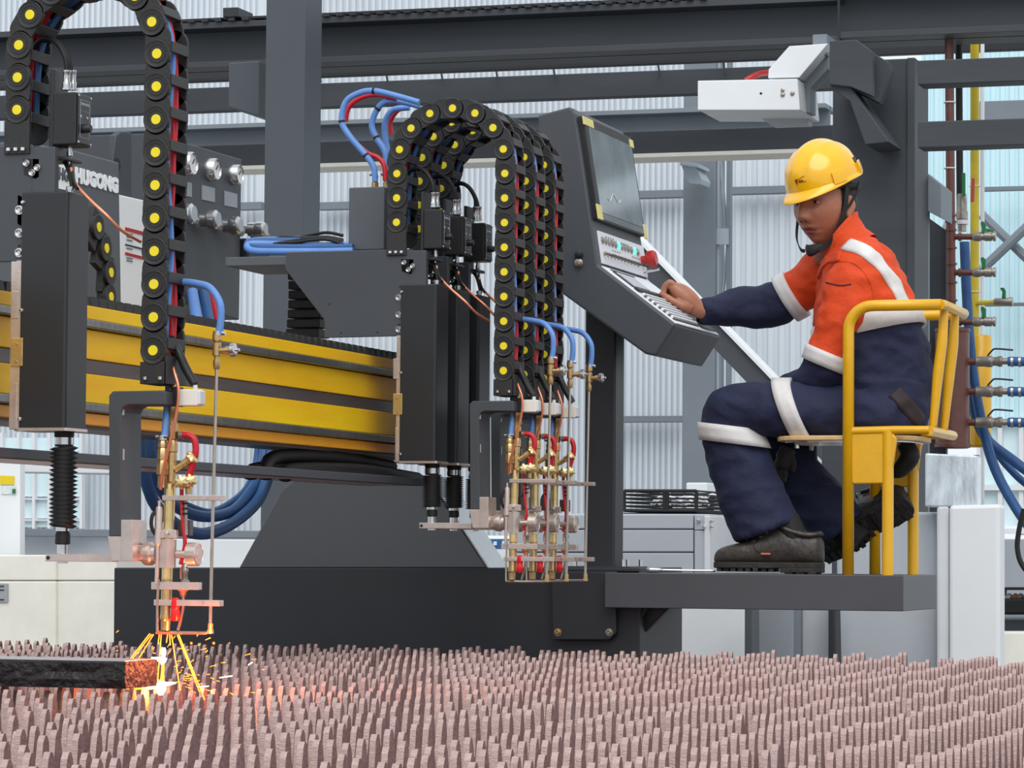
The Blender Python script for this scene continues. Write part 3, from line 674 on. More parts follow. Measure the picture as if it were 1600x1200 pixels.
# blue hoses hanging below the tray
for k, pts in enumerate(([(212, 640), (222, 720), (244, 790), (300, 832), (352, 824), (400, 786), (420, 740), (428, 690)],
                         [(228, 640), (236, 720), (262, 780), (310, 806), (360, 800), (394, 766), (408, 735), (416, 690)],
                         [(240, 650), (246, 720), (262, 770), (310, 797), (340, 797), (380, 770), (398, 735), (404, 690)])):
    r = (.016, .015, .010)[k]
    P = [at(x, y, X=-3.28 - .03 * k) for x, y in pts]
    tag(MB().tube(P, r, 12, sub=8).build('blue_hose', M_BLUED, None, True, origin=P[0]), ('lowest thick dark blue hose looping below the tray', 'middle dark blue hose looping below the tray', 'thin innermost blue hose looping below the tray')[k], 'hose', 'blue hoses looping below the tray')
P = [at(x, y, X=-3.2) for x, y in ((430, 742), (420, 775), (408, 800), (398, 815))]

# ================================================================== PANELS BEHIND THE BEAM
XP = -3.32
hp = thing('brand_panel', 'grey machine cover lettered HUGONG in white', 'machine cover', at(130, 470, X=XP))
MB().pX([(20, 222), (104, 232), (186, 254), (190, 500), (20, 470)], XP, .25).build('cover_box', M_GREY2, hp, bevel=.003)
def text_mesh(txt, size, loc, name, m, parent, right, up, sx=1.0, off=0.0, ext=.0015):
    cu = bpy.data.curves.new('t', 'FONT'); cu.body = txt; cu.size = size; cu.extrude = ext; cu.offset = off; cu.resolution_u = 3
    t = bpy.data.objects.new('t', cu); COL.objects.link(t)
    dg = bpy.context.evaluated_depsgraph_get(); me = bpy.data.meshes.new_from_object(t.evaluated_get(dg)); bpy.data.objects.remove(t)
    r = Vector(right).normalized(); u = Vector(up).normalized(); n = r.cross(u); pl = parent_loc(parent)
    for v in me.vertices:
        c = v.co; v.co = r * c.x * sx + u * c.y + n * c.z + Vector(loc) - pl
    me.materials.clear(); me.materials.append(m)
    o = bpy.data.objects.new(name, me); COL.objects.link(o); o.parent = parent
    return o
XT = XP + .002
b0 = at(117.5, 283, X=XT); b1 = at(177, 300, X=XT); h = at(117.5, 262, X=XT).z - b0.z
lt = text_mesh('HUGONG', h * 1.42, b0, 'lettering', M_TEXTW, hp, (0, 1, 0), (0, 0, 1), (b1.y - b0.y) / (h * 1.42 * 4.02), .0035)
MB().pX([(89, 262), (90, 252), (112, 258), (112, 299), (89, 294)], XT + .0005, .002).build('logo_square', M_TEXTW, hp)
c0 = at(91.5, 279.5, X=XT + .002); c1 = at(111, 280, X=XT)
text_mesh('HG', .034 * 1.2, c0, 'logo_letters', M_GREY2, hp, (0, 1, 0), (0, 0, 1), .95, .001)

sp = thing('side_plate', 'dark rounded plate with a round hole behind the left chain', 'plate', at(190, 310, X=-3.5))
MB().pX([(172, 300), (178, 240), (182, 212), (190, 205), (206, 207), (206, 330), (172, 330)], -3.5, .02).build('plate_body', M_STEELB, sp, bevel=.003)
q = at(183, 258, X=-3.498); MB().lathe(q, (1, 0, 0), [(-.01, .018), (.002, .018), (.002, .016)], 18).build('round_hole', M_RUB, sp, True)
wc = thing('white_electrical_cabinet', 'narrow white electrical cabinet with red labels behind the left chain', 'cabinet', at(200, 480, X=-3.46))
MB().pX([(186, 304), (230, 314), (230, 560), (190, 545)], -3.46, .12).build('cabinet_body', M_WHITE, wc, bevel=.003)
qb = at(205, 500, X=-3.46); MB().box((-3.5, qb.y - .02, zs[-1] + .1), (-3.12, qb.y + .02, zs[-1] + .13)).build('mount_arm', M_DARK, wc)
for (y0, y1, mm_) in ((355, 360, M_REDP), (394, 398, M_REDP), (381, 383, M_DARK)):
    MB().pX([(197, y0), (228, y0 + 8), (228, y1 + 8), (197, y1)], -3.457, .003).build('warning_strip', mm_, wc)
for y in (364, 369, 374, 387, 402, 406):
    MB().pX([(199, y), (208, y + 2), (208, y + 3), (199, y + 1)], -3.457, .003).build('label_print', M_GREY2, wc)
XG = -3.62
gp = thing('gas_panel', 'grey gas panel with three round gauges and valve knobs', 'gas panel', at(330, 480, X=XG))
MB().pX([(240, 208), (378, 249), (374, 500), (240, 460)], XG, .28).build('panel_box', M_GREY, gp, bevel=.003)
M_DIAL = mat('gauge_dial', (226, 230, 232), .25, 0, 0)
for (gx, gy, r) in ((290, 256, 22), (327, 265, 21), (363, 273, 19)):
    q = at(gx, gy, X=XG); R_ = r * 8.2 / F
    gg = MB().lathe(q, (1, 0, 0), [(0, R_), (.022, R_ * .95), (.026, R_ * .86), (.022, R_ * .78), (.018, R_ * .78)], 22).build('gauge_rim', M_STEEL, gp, True)
    MB().lathe(q + V(.017, 0, 0), (1, 0, 0), [(0, R_ * .79), (.003, R_ * .79)], 22).build('gauge_dial', M_DIAL, gg, True)
    MB().cyl(q + V(.0215, 0, 0), q + V(.0215, R_ * .4, R_ * .4), .0015, 5).build('gauge_needle', M_RUB, gg)
for (gx, gy, t) in ((291, 295, 'Oxygen'), (327, 303, 'Preheat Oxy'), (362, 312, 'Gas')):
    P4 = [(gx - 11, gy - 14), (gx + 9, gy - 9), (gx + 9, gy + 13), (gx - 11, gy + 9)]
    pl_ = MB().pX(P4, XG + .003, .003).build('gauge_plate', mat('plate_grey', (150, 154, 160), .4, .3, .05) if 'plate_grey' not in MATS else MATS['plate_grey'], gp)
for i, (gx, gy) in enumerate(((297, 334), (335, 343), (370, 352), (409, 358))):
    q = at(gx, gy, X=XG + .07); R_ = (18, 17, 16, 14)[i] * 8.1 / F
    kn = MB().lathe(q - V(.07, 0, 0), (1, 0, 0), [(-.05 if i == 3 else 0, .012), (.03, .012), (.03, .02), (.05, .02), (.05, R_ * .85), (.055, R_), (.075, R_), (.08, R_ * .8), (.083, R_ * .3)], 20).build('valve_knob', M_STEEL, gp, True)
    MB().lathe(q + V(.0105, 0, 0), (1, 0, 0), [(0, R_ * .78), (.003, R_ * .78)], 18).build('knob_face', M_LGREY, kn, True)
    nx = q + V(-.03, .06, -.005)
    MB().tube([q - V(.03, 0, 0), nx, nx + V(0, .05, -.004)], [.016, .018, .012], 10, smooth=False).build('valve_body', M_VALVE, gp, True)
MB().pX([(388, 372), (420, 378), (424, 420), (388, 412)], XG + .02, .2).build('manifold_block', M_BLACK, gp, bevel=.006)
# red and blue stubs under the gas panel
for k, (px, mm_, lb) in enumerate(((300, M_BLUE, 'blue hose stub leaving the gas panel'), (318, M_BLUED, 'dark blue hose stub leaving the gas panel'), (330, M_RED, 'red hose stub leaving the gas panel'))):
    P = [at(px, 455, X=XG + .03), at(px + 6, 488, X=XG + .06), at(px + 12, 520, X=XG + .1)]
    tag(MB().tube(P, .016, 10).build('hose_stub', mm_, None, True, origin=P[0]), lb, 'hose')
# ================================================================== TORCH STATIONS
S1 = 5.99                                     # plane (Y) of the near torch
STN = [5.99, 8.29, 8.475, 8.66]               # near torch, then three close together at the far end
LIFT = [0.0, .087, .087, .087]                # the far three are raised
def A1(px, py, dy=0.0): return at(px, py, Y=S1 + dy)
WHICH = ['nearest, above the flame', 'frontmost of the far three', 'middle of the far three', 'rearmost of the far three']

# ---------------------------------------------------------------- lift units (fixed part)
def make_lift(i):
    dz = LIFT[i]
    x0 = A1(31, 500, -.05).x; x1 = A1(104, 500, -.05).x
    z1 = A1(60, 300, -.05).z; z0 = A1(60, 670, -.05).z
    Y = S1
    lab = ['tall black lift cover with long black bellows beside the near torch', 'front black lift cover with squashed bellows on the far carriage', 'second black lift cover partly hidden on the far carriage', 'third black lift cover hidden behind the second on the far carriage'][i]
    t = thing('torch_lift', lab, 'torch lift', ((x0 + x1) / 2, Y, z0), 'torch lifts on the beam')
    # cover with a folded front corner
    P = [(x0, Y - .05), (x1 - .004, Y - .05), (x1, Y - .046), (x1 + .002, Y + .045), (x0, Y + .055)]
    MB().prism([(a, b, z0) for a, b in P], (0, 0, z1 - z0)).build('cover', M_BLACKM, t, bevel=.003)
    MB().prism([(a + (.004 if a > x0 + .05 else 0), b - .002, z0 - .004) for a, b in P], (0, 0, .006)).build('bottom_plate', M_ALU, t)
    MB().box((x0 - .012, Y - .045, z0 - .004), (x0 - .001, Y + .05, z1 - .004)).build('back_strip', M_ALU, t, bevel=.001)
    for k in range(7):
        z = z1 - .04 - k * .068
        MB().lathe((x0 - .006, Y - .045, z), (0, -1, 0), [(-.002, .0035), (.0006, .0035)], 8).build('hole', M_RUB, t)
    for z in (z1 - .02, (z0 + z1) / 2 + .0, z0 + .02):
        MB().lathe((x0 + .004, Y - .05, z), (-.3, -1, 0), [(-.002, .0045), (.003, .0045), (.005, .003)], 8).build('screw', M_STEEL, t, True)
    q = V(x1 + .001 - .012, Y - .02, z1)
    MB().lathe(q, (0, 0, 1), [(0, .007), (.006, .007), (.006, .009), (.012, .009), (.014, .005)], 10).build('cable_gland', M_STEEL, t, True)
    # bellows
    xc = A1(100, 700).x; zt = z0 - .004; zarm = A1(98, 865).z + dz
    zb1 = zt - .03; zb0 = zarm + (.052 if i == 0 else .042)
    MB().lathe((xc, Y, zt), (0, 0, -1), [(0, .020), (.010, .020), (.010, .0185), (.030, .0185), (.030, .0195)], 16).build('bellows_collar', M_RUB, t, True)
    MB().lathe((xc, Y, zt - .012), (0, 0, -1), [(0, .0192), (.0, .0198), (.014, .0198), (.014, .019)], 16).build('hose_clamp', M_STEEL, t, True)
    n = 18; prof = []
    for k in range(n):
        h = (zb1 - zb0) * k / n
        prof += [(h, .0195), (h + (zb1 - zb0) / n * .45, .0295 if i == 0 else .0285)]
    prof += [(zb1 - zb0, .0195)]
    bm_ = MB(); bm_.lathe((0, 0, 0), (0, 0, -1), prof, 20)
    rr = random.Random(i)
    for v in bm_.v:   # slack folds lean a little
        k = v.z * 60; v.z += (v.x * .07 * math.sin(k * .9 + 1) + v.y * .05 * math.cos(k))
        v.x += xc; v.y += Y; v.z += zb1
    bm_.build('bellows', M_RUB, t, 'all')
    MB().lathe((xc, Y, zb0), (0, 0, -1), [(0, .0135), (.012, .0135), (.012, .015), (.032, .0155), (.034, .011)] if i == 0 else [(0, .0135), (.008, .0135), (.01, .0145), (.024, .0145), (.026, .011)], 14).build('boot', M_RUB, t, True)
    MB().lathe((xc, Y, zb0 + .001), (0, 0, -1), [(0, .0142), (.008, .0142)], 14).build('hose_clamp', M_STEEL, t, True)
    MB().cyl((xc, Y, zb0), (xc, Y, zarm - .02), .011, 14).build('lift_rod', M_STEEL, t, True)
    # arm and gamma bracket riding with the rod
    lab = ['dark gamma-shaped torch bracket on a steel arm by the long bellows', 'dark gamma-shaped torch bracket in front of the far three torches', 'second gamma-shaped torch bracket hidden among the far torches', 'third gamma-shaped torch bracket hidden among the far torches'][i]
    tb = thing('torch_bracket', lab, 'bracket', (A1(190, 878).x, Y, A1(190, 878).z), 'torch brackets')
    Yf = Y - .05
    def q(px, py, y=Yf): return at(px, py, Y=y)
    MB().prism([q(170, 618), q(176, 611), q(254, 610), q(259, 612), q(259, 632), q(200, 632), q(192, 636), q(189, 644), q(189, 838), q(170, 838)], (0, .1, 0)).build('bracket_body', M_GREY, tb, bevel=.002)
    MB().prism([q(168, 838), q(189, 838), q(189, 877), q(175, 877)], (0, .1, 0)).build('bracket_toe', M_ALU, tb, bevel=.001)
    xin = q(189, 700).x + .0005
    for y in (640, 710, 781):
        p = at(193, y, X=xin); MB().box((xin - .004, p.y - .003, p.z - .011), (xin + .0008, p.y + .003, p.z + .011)).build('slot', M_LGREY, tb)
    MB().prism([q(189, 812), q(207, 812), q(207, 877), q(189, 877)], (0, .07, 0)).build('clamp_block', M_ALU, tb, bevel=.001)
    a = q(71, 865, Y - .014); b = q(176, 878, Y - .014)
    MB().box((a.x, Y - .014, b.z), (b.x, Y + .014, a.z)).build('lift_arm', M_ALU, tb, bevel=.001)
    MB().lathe(at(75, 871.5, Y=Y - .0145), (0, -1, 0), [(-.003, .004), (.0006, .004)], 10).build('arm_hole', M_RUB, tb)
    q2 = at(208, 834, Y=Y - .02); MB().lathe(q2, (1, 0, 0), [(-.02, .004), (.006, .004), (.006, .006), (.012, .006)], 10).build('clamp_screw', M_ALU, tb, True)
    MB().box(at(206, 852, Y=Y - .016), at(227, 875, Y=Y - .016) + V(0, .032, 0)).build('pivot_block', M_ALU, tb, bevel=.001)
    MB().lathe(at(217, 864, Y=Y - .0165), (0, -1, 0), [(-.002, .0055), (.001, .0055), (.001, .004), (-.001, .003)], 10).build('pivot_screw', M_STEEL, tb, True)
    tb.location.z += dz
    for o in (t, tb): o.location.y += STN[i] - S1
    return t, tb

# ---------------------------------------------------------------- torch
def make_torch():
    t = thing('cutting_torch', '', 'cutting torch', A1(258, 985), 'gas cutting torches')
    def p(px, py, dy=0.0): return A1(px, py, dy)
    s = lambda px: px / 785.0
    top, bot = p(266, 756), p(258.5, 985)
    ax = (bot - top).normalized()
    def axp(py): return top.lerp(bot, (py - 756) / 229.0)
    MB().tube([axp(756), axp(905)], s(8.5), 16, smooth=False).build('barrel', M_BRASS, t, True)
    MB().tube([axp(905), axp(960), axp(962), axp(968), axp(970), axp(985)], [s(8.5), s(8.5), s(9.2), s(9.2), s(7.5), s(7)], 16, smooth=False).build('nozzle_tube', M_BRASSD, t, True)
    # igniter cylinder beside the barrel
    c = p(249, 782, -.012); MB().lathe(c, ax, [(0, s(2.5)), (.012, s(2.5)), (.012, s(5)), (.02, s(6.2)), (.086, s(6.2)), (.088, s(4.5)), (.09, s(3.2)), (.165, s(3.2))], 14).build('igniter', M_ALU, t, True)
    MB().tube([p(248, 795, -.012), p(238, 806, -.02), p(237, 824, -.02), p(245, 838, -.012)], .004, 8).build('igniter_wire', M_RUB, t, True)
    MB().tube([p(248, 905, -.012), p(246, 940, -.012), p(245.5, 987, -.012)], .0028, 8, smooth=False).build('ignition_tube', M_RODST, t, True)
    # clamp, holder, pivots
    MB().lathe(axp(827), ax, [(0, s(11)), (s(14), s(11))], 18).build('ring_clamp', M_ALU, t, True)
    MB().box(p(241, 828, -.016), p(275, 841, -.016) + V(0, .012, 0)).build('clamp_plate', M_ALU, t, bevel=.001)
    MB().lathe(p(261, 833, -.017), (0, -1, 0), [(0, .004), (.004, .004), (.006, .002)], 8).build('clamp_bolt', M_STEEL, t, True)
    h = MB().lathe(axp(843), ax, [(0, s(13.5)), (s(44), s(13.5))], 6).build('torch_holder', M_ALU, t)
    MB().lathe(p(225.5, 865), (1, 0, 0), [(0, .012), (0, .021), (.004, .0235), (.017, .0235), (.021, .019), (.028, .019)], 22).build('pivot_disc', M_ALU, t, True)
    MB().lathe(p(276, 866), (1, 0, 0), [(0, .008), (.026, .008), (.026, .0235), (.046, .0235), (.048, .0215), (.0485, .0205), (.0475, .020), (.0475, .012), (.0485, .011), (.0485, .003)], 24).build('adjust_knob', M_ALU, t, True)
    # three cross bars
    for (xa, xb, ya, yb, nm, m_) in ((253, 346, 774, 782, 'cross_bar', M_ALU), (236, 309, 910, 921, 'cross_bar', M_ALU), (240, 343, 938, 946, 'cross_bar', M_ALU)):
        bar = MB().box(p(xa, yb, -.012), p(xb, ya, -.012) + V(0, .022, 0)).build(nm, m_, t, bevel=.0008)
        for px in (xa + (xb - xa) * .25, xa + (xb - xa) * .75):
            MB().lathe(p(px, (ya + yb) / 2, -.0125), (0, -1, 0), [(-.002, .003), (.001, .003)], 8).build('bar_screw', M_STEEL, bar, True)
    # tall outer tube and its valve
    MB().tube([p(338.5, 575), p(333, 780), p(328.5, 982)], .0036, 8, smooth=False).build('outer_tube', M_RODST, t, True)
    MB().tube([p(328.5, 985), p(322, 989), p(280, 989), p(246, 988)], .0035, 8, smooth=False).build('lower_tube', M_RODST, t, True)
    MB().lathe(p(329, 974), (0, 0, -1), [(0, .0055), (.012, .0055), (.012, .0068), (.02, .0068)], 8).build('elbow', M_BRASSD, t, True)
    tv = MB(); tv.lathe(p(338.5, 577), (0, 0, 1), [(0, .0055), (.006, .0075), (.018, .0075), (.018, .0055), (.026, .0055), (.027, .009), (.052, .009), (.054, .006), (.058, .0095), (.07, .0095), (.072, .006)], 10)
    tv.build('outer_valve', M_BRASSD, t, True)
    MB().lathe(p(340, 548), (1, .0, .02), [(0, .006), (.018, .006), (.018, .0085), (.026, .0085)], 10).build('valve_stem', M_BRASSD, t, True)
    MB().lathe(p(361, 547), (1, 0, .02), [(0, .013), (.009, .0135), (.011, .010), (.011, .003), (.018, .003)], 16).build('valve_knob', M_STEEL, t, True)
    MB().lathe(p(340, 524), (0, 0, 1), [(0, .009), (.008, .0095)], 12).build('hose_clip', M_STEEL, t, True)
    MB().tube([p(341, 520), p(352, 521)], .004, 8, smooth=False).build('clip_screw', M_STEEL, t, True)
    MB().tube([p(258, 437, .03), p(280, 440, .03), p(306, 443, .02), p(328, 450, .01), p(343, 472), p(345, 498), p(342, 522)], .0075, 10, sub=7).build('oxygen_hose', M_BLUE, t, True)
    # left fitting column with blue hose
    MB().tube([p(266, 560, .03), p(264, 600, .02), p(261, 640, .0), p(257, 684, -.012)], .0075, 10).build('feed_hose', M_BLUE, t, True)
    MB().lathe(p(255, 688, -.012), (0, 0, 1), [(0, .0095), (.010, .0098)], 14).build('hose_clip', M_STEEL, t, True)
    MB().tube([p(244, 683, -.014), p(263, 682, -.02)], .0035, 8, smooth=False).build('clip_screw', M_STEEL, t, True)
    lf = MB(); lf.lathe(p(254.5, 688, -.012), (0, 0, -1), [(0, 0.0079), (.006, 0.0104), (.014, 0.0104), (.014, 0.0085), (.02, 0.0116), (.038, 0.0116), (.04, 0.0098), (.05, 0.0128), (.068, 0.0128), (.07, 0.0098), (.094, 0.0104)], 8)
    lf.build('inlet_fitting', M_BRASSD, t, True)
    # centre column
    cf = MB(); cf.lathe(p(273, 584, .0), ax, [(0, 0.0059), (.018, 0.0071), (.024, 0.0100), (.034, 0.0100), (.036, 0.0071), (.062, 0.0071), (.064, 0.0106), (.078, 0.0106), (.08, 0.0092), (.1, 0.0092), (.102, 0.0116), (.13, 0.0116), (.132, 0.0092), (.14, 0.0120), (.155, 0.0120), (.157, 0.0097), (.165, 0.0104), (.215, 0.0088)], 8)
    cf.build('mixer_column', M_BRASSD, t, True)
    # angled valve and cross valves with lobed knobs
    def lobed(c, d, R, nm='star_knob'):
        d = Vector(d).normalized(); u = d.orthogonal().normalized(); w = d.cross(u); rg = []
        for (hh, k) in ((0, .55), (.003, .95), (.011, 1.0), (.014, .7), (.015, .2)):
            rg.append([Vector(c) + d * hh + (u * math.cos(2 * math.pi * j / 30) + w * math.sin(2 * math.pi * j / 30)) * R * k * (1 + .14 * math.cos(6 * 2 * math.pi * j / 30)) for j in range(30)])
        MB().rings(rg).build(nm, M_BRASS, t, True)
    MB().tube([p(274, 734), p(286, 726), p(287, 725), p(297, 718)], [.0065, .0065, .0085, .0085], 10, smooth=False).build('angled_valve', M_BRASS, t, True)
    dv = (p(300, 716) - p(274, 734)).normalized(); lobed(p(297, 718), (dv + V(0, -.5, 0)), .0125)
    MB().tube([p(252, 756), p(284, 754), p(284, 754), p(300, 752)], [.006, .006, .0075, .007], 10, smooth=False).build('cross_valve', M_BRASSD, t, True)
    lobed(p(284, 754, -.012), (.25, -1, .05), .0135); lobed(p(297, 752, -.004), (.5, -1, .05), .0125)
    MB().tube([p(294, 758), p(295, 772)], .007, 10, smooth=False).build('elbow', M_BRASSD, t, True)
    # red hoses
    MB().tube([p(284, 680), p(294, 680), p(303, 686), p(306, 700), p(304, 716), p(298, 736), p(293, 750)], .0068, 10).build('gas_hose', M_RED, t, True)
    MB().lathe(p(286, 680), (-1, 0, 0), [(0, .008), (.008, .008)], 12).build('hose_clip', M_VALVE, t, True)
    MB().tube([p(284, 756), p(284, 780), p(286, 815), p(289, 845), p(287, 862), p(282, 882)], .0042, 10).build('gas_hose', M_RED, t, True)
    for y in (785, 793, 801): MB().lathe(p(289, y), (0, 0, -1), [(0, .006), (.004, .006)], 10).build('spring_coil', M_RUB, t, True)
    MB().tube([p(290, 782), p(291, 836)], .0035, 8, smooth=False).build('sensor_rod', M_VALVE, t, True)
    MB().box(p(277, 812, .02), p(296, 838, .02) + V(0, .02, 0)).build('sensor_block', M_BGREY, t, bevel=.002)
    # pilot torch at the right
    MB().lathe(p(290, 885), (0, 0, -1), [(0, .004), (.006, .0065), (.012, .0065), (.014, .005), (.026, .005), (.028, .0085), (.032, .0085)], 12).build('pilot_fitting', M_VALVE, t, True)
    MB().lathe(p(286, 921), (0, 0, -1), [(0, .0105), (.003, .0105), (.004, .008), (.012, .006), (.016, .002)], 12).build('pilot_nozzle', M_COPPER, t, True)
    MB().tube([p(286, 932), p(286, 950), p(282, 970), p(278, 985)], .003, 8).build('pilot_tube', M_RODST, t, True)
    MB().tube([p(288, 880), p(283, 890), p(283, 905)], .0022, 6).build('pilot_wire', M_COPPER, t, True)
    MB().lathe(p(274, 934, -.006), (0, 0, -1), [(0, .004), (.002, .008), (.02, .0085), (.022, .0075), (.026, .0085), (.042, .0085), (.046, .006)], 14).build('red_cap', mat('red_cap', (226, 28, 36), .3, 0, .05) if 'red_cap' not in MATS else MATS['red_cap'], t, True)
    # connector box, sensor clamp and cables
    MB().box(p(278, 634, -.016), p(308, 608, -.016) + V(0, .034, 0)).build('connector_box', M_CREAM, t, bevel=.002)
    MB().box(p(306, 632, -.013), p(313, 610, -.013) + V(0, .028, 0)).build('connector_lid', M_OFFW, t, bevel=.002)
    MB().lathe(p(305, 608, 0), (0, 0, 1), [(0, .005), (.008, .005)], 10).build('connector_gland', M_OFFW, t, True)
    MB().box(p(266, 635, -.014), p(278, 604, -.014) + V(0, .03, 0)).build('sensor_clamp', M_BLACK, t, bevel=.002)
    MB().tube([p(262, 508, .03), p(266, 525, .02), p(278, 548, .0), p(290, 575), p(304, 600)], [.005, .008, .0085, .009, .0085], 10).build('sensor_cable', M_BLACK, t, True)
    MB().tube([p(262, 545, .02), p(272, 580, -.02), p(279, 610, -.03), p(275, 650, -.03), p(262, 705, -.03), p(254, 740, -.025), p(251, 765, -.02)], .0032, 8, sub=7).build('copper_capillary', M_COPPER, t, True)
    MB().tube([p(262, 500, .03), p(267, 520, .03), p(273, 545, .03)], .008, 10).build('gas_hose', M_RED, t, True)
    return t
torch = make_torch(); torches = [torch]
TL = ['brass gas torch cutting the steel plate with glowing flame', 'front brass gas torch of the far three', 'middle brass gas torch of the far three', 'rear brass gas torch of the far three']
for i in range(1, 4):
    c = copy_tree(torch); c.location = torch.location + V(0, STN[i] - S1, LIFT[i]); torches.append(c)
for c, l in zip(torches, TL): c['label'] = l
for i in range(4): make_lift(i)

# ---------------------------------------------------------------- drag chains
PL = .0648
XL, XR = at(620, 300, Y=8.24).x, at(788, 400, Y=8.24).x
RC = (XR - XL) / 2
def link_meshes():
    sidep = MB()
    # plate: rounded link, long axis z
    for y0, y1 in ((-.048, -.040),):
        prof = []
        for a in range(0, 181, 20): prof.append((.0275 * math.cos(math.radians(a)), .0275 * math.sin(math.radians(a)) + 0.004))
        for a in range(180, 361, 20): prof.append((.0275 * math.cos(math.radians(a)), .0275 * math.sin(math.radians(a)) - .034))
        sidep.prism([(x, y0, z) for x, z in prof], (0, y1 - y0, 0))
    L = sidep
    return L
lm = link_meshes(); lm2 = MB(); lm2.add([v + V(0, .086, 0) for v in lm.v], lm.f)
disc = MB(); disc.lathe((0, -.0475, 0), (0, -1, 0), [(0, .0275), (.0035, .0275), (.0045, .0262), (.0035, .0245), (.0035, .0185), (.0045, .018), (.0035, .0172), (.0035, .0105)], 28)
cap = MB(); cap.lathe((0, -.049, 0), (0, -1, 0), [(0, .0102), (.0028, .0102), (.0034, .0095)], 20)
bar = MB()
bar.box((.022, -.044, -.026), (.030, .042, -.004)); bar2 = MB(); bar2.box((-.030, -.044, -.026), (-.022, .042, -.004))
proto = {}
def part(mb, name, m, parent, smooth=False, bevel=0.0):
    if name not in proto:
        o = mb.build(name, m, None, smooth, bevel); proto[name] = o; o.parent = parent; return o
    o = proto[name].copy(); COL.objects.link(o); o.parent = parent; o.matrix_parent_inverse.identity(); return o
def make_chain(i):
    ys = STN[i]; dz = LIFT[i] - .087
    zl = .95 + .883; zc = .95 + 1.054 + dz / 2 - .02; ze = .95 + .481 + dz
    t = thing('drag_chain', ['big black cable drag chain with yellow caps arching above the near torch', 'front black drag chain of the far three with yellow caps', 'middle black drag chain of the far three with yellow caps', 'rear black drag chain of the far three with yellow caps'][i], 'cable chain', (XR, ys, ze - .06), 'cable drag chains with yellow caps')
    la = zc - zl; L = la + math.pi * RC + (zc - ze); n = round(L / PL); pl = L / n
    def path(s):
        if s < la: return XL, zl + s, 0.0
        if s < la + math.pi * RC:
            a = (s - la) / RC; return (XL + XR) / 2 - RC * math.cos(a), zc + RC * math.sin(a), a
        return XR, zc - (s - la - math.pi * RC), math.pi
    base = V(XR, ys, ze - .06)
    for k in range(n + 1):
        x, z, a = path(k * pl)
        lo = part(lm, 'link', M_CHAIN, t, bevel=.0012); lo.location = V(x, ys, z) - base; lo.rotation_euler = (0, a, 0)
        d_ = part(disc, 'link_disc', M_CHAIN, lo, True); c_ = part(cap, 'yellow_cap', M_YCAP, lo, True)
        b_ = part(bar, 'crossbar', M_CHAIN, lo, bevel=.0015); b2 = part(bar2, 'crossbar_inner', M_CHAIN, lo, bevel=.0015); b3 = part(lm2, 'far_plate', M_CHAIN, lo, bevel=.0012)
        for o in (d_, c_, b_, b2, b3): o.location = (0, 0, 0); o.rotation_euler = (0, 0, 0)
    # end brackets
    MB().box((XR - .028, ys - .05, ze - .062), (XR + .028, ys - .042, ze - .022)).build('end_bracket', M_CHAIN, t, bevel=.001)
    MB().box((XR - .028, ys - .05, ze - .066), (XR + .028, ys + .046, ze - .060)).build('end_foot', M_CHAIN, t, bevel=.001)
    MB().box((XR + .024, ys - .05, ze - .066), (XR + .03, ys + .046, ze - .01)).build('end_cheek', M_CHAIN, t, bevel=.001)
    for dx in (-.016, .016): MB().lathe((XR + dx, ys - .052, ze - .058), (0, 0, 1), [(0, .0045), (.006, .0045)], 10).build('end_screw', M_STEEL, t, True)
    MB().box((XL - .028, ys - .05, zl - .085), (XL + .028, ys - .042, zl - .022)).build('start_bracket', M_CHAIN, t, bevel=.001)
    MB().box((XL - .028, ys - .05, zl - .089), (XL + .028, ys + .046, zl - .083)).build('start_foot', M_CHAIN, t, bevel=.001)
    for dx in (-.016, 0, .016): MB().lathe((XL + dx, ys - .055, zl - .083), (0, 0, 1), [(0, .004), (.006, .004)], 10).build('start_screw', M_OFFW, t, True)
    # hoses inside
    rnd = random.Random(40 + i)
    for k, (mm_, nm, dy, dx) in enumerate(((M_RED, 'inner_hose', .012, .008), (M_RED, 'inner_hose', .024, .006), (M_BLUE, 'inner_hose', -.006, .010), (M_RUB, 'inner_cable', -.024, -.004), (M_BLUED, 'inner_hose', .03, -.01), (M_RUB, 'inner_cable', -.028, .008))):
        pts = []
        for q in range(0, n + 1, 1):
            x, z, a = path(q * pl); w = dx + .004 * math.sin(q * 1.1 + k * 2)
            pts.append((x - w * math.cos(a) * 1, ys + dy + .006 * math.sin(q * .8 + k), z + w * math.sin(a)))
        MB().tube(pts, .007 if 'hose' in nm else .0055, 8, sub=3).build(nm, mm_, t, True)
    return t
for i in range(4): make_chain(i)

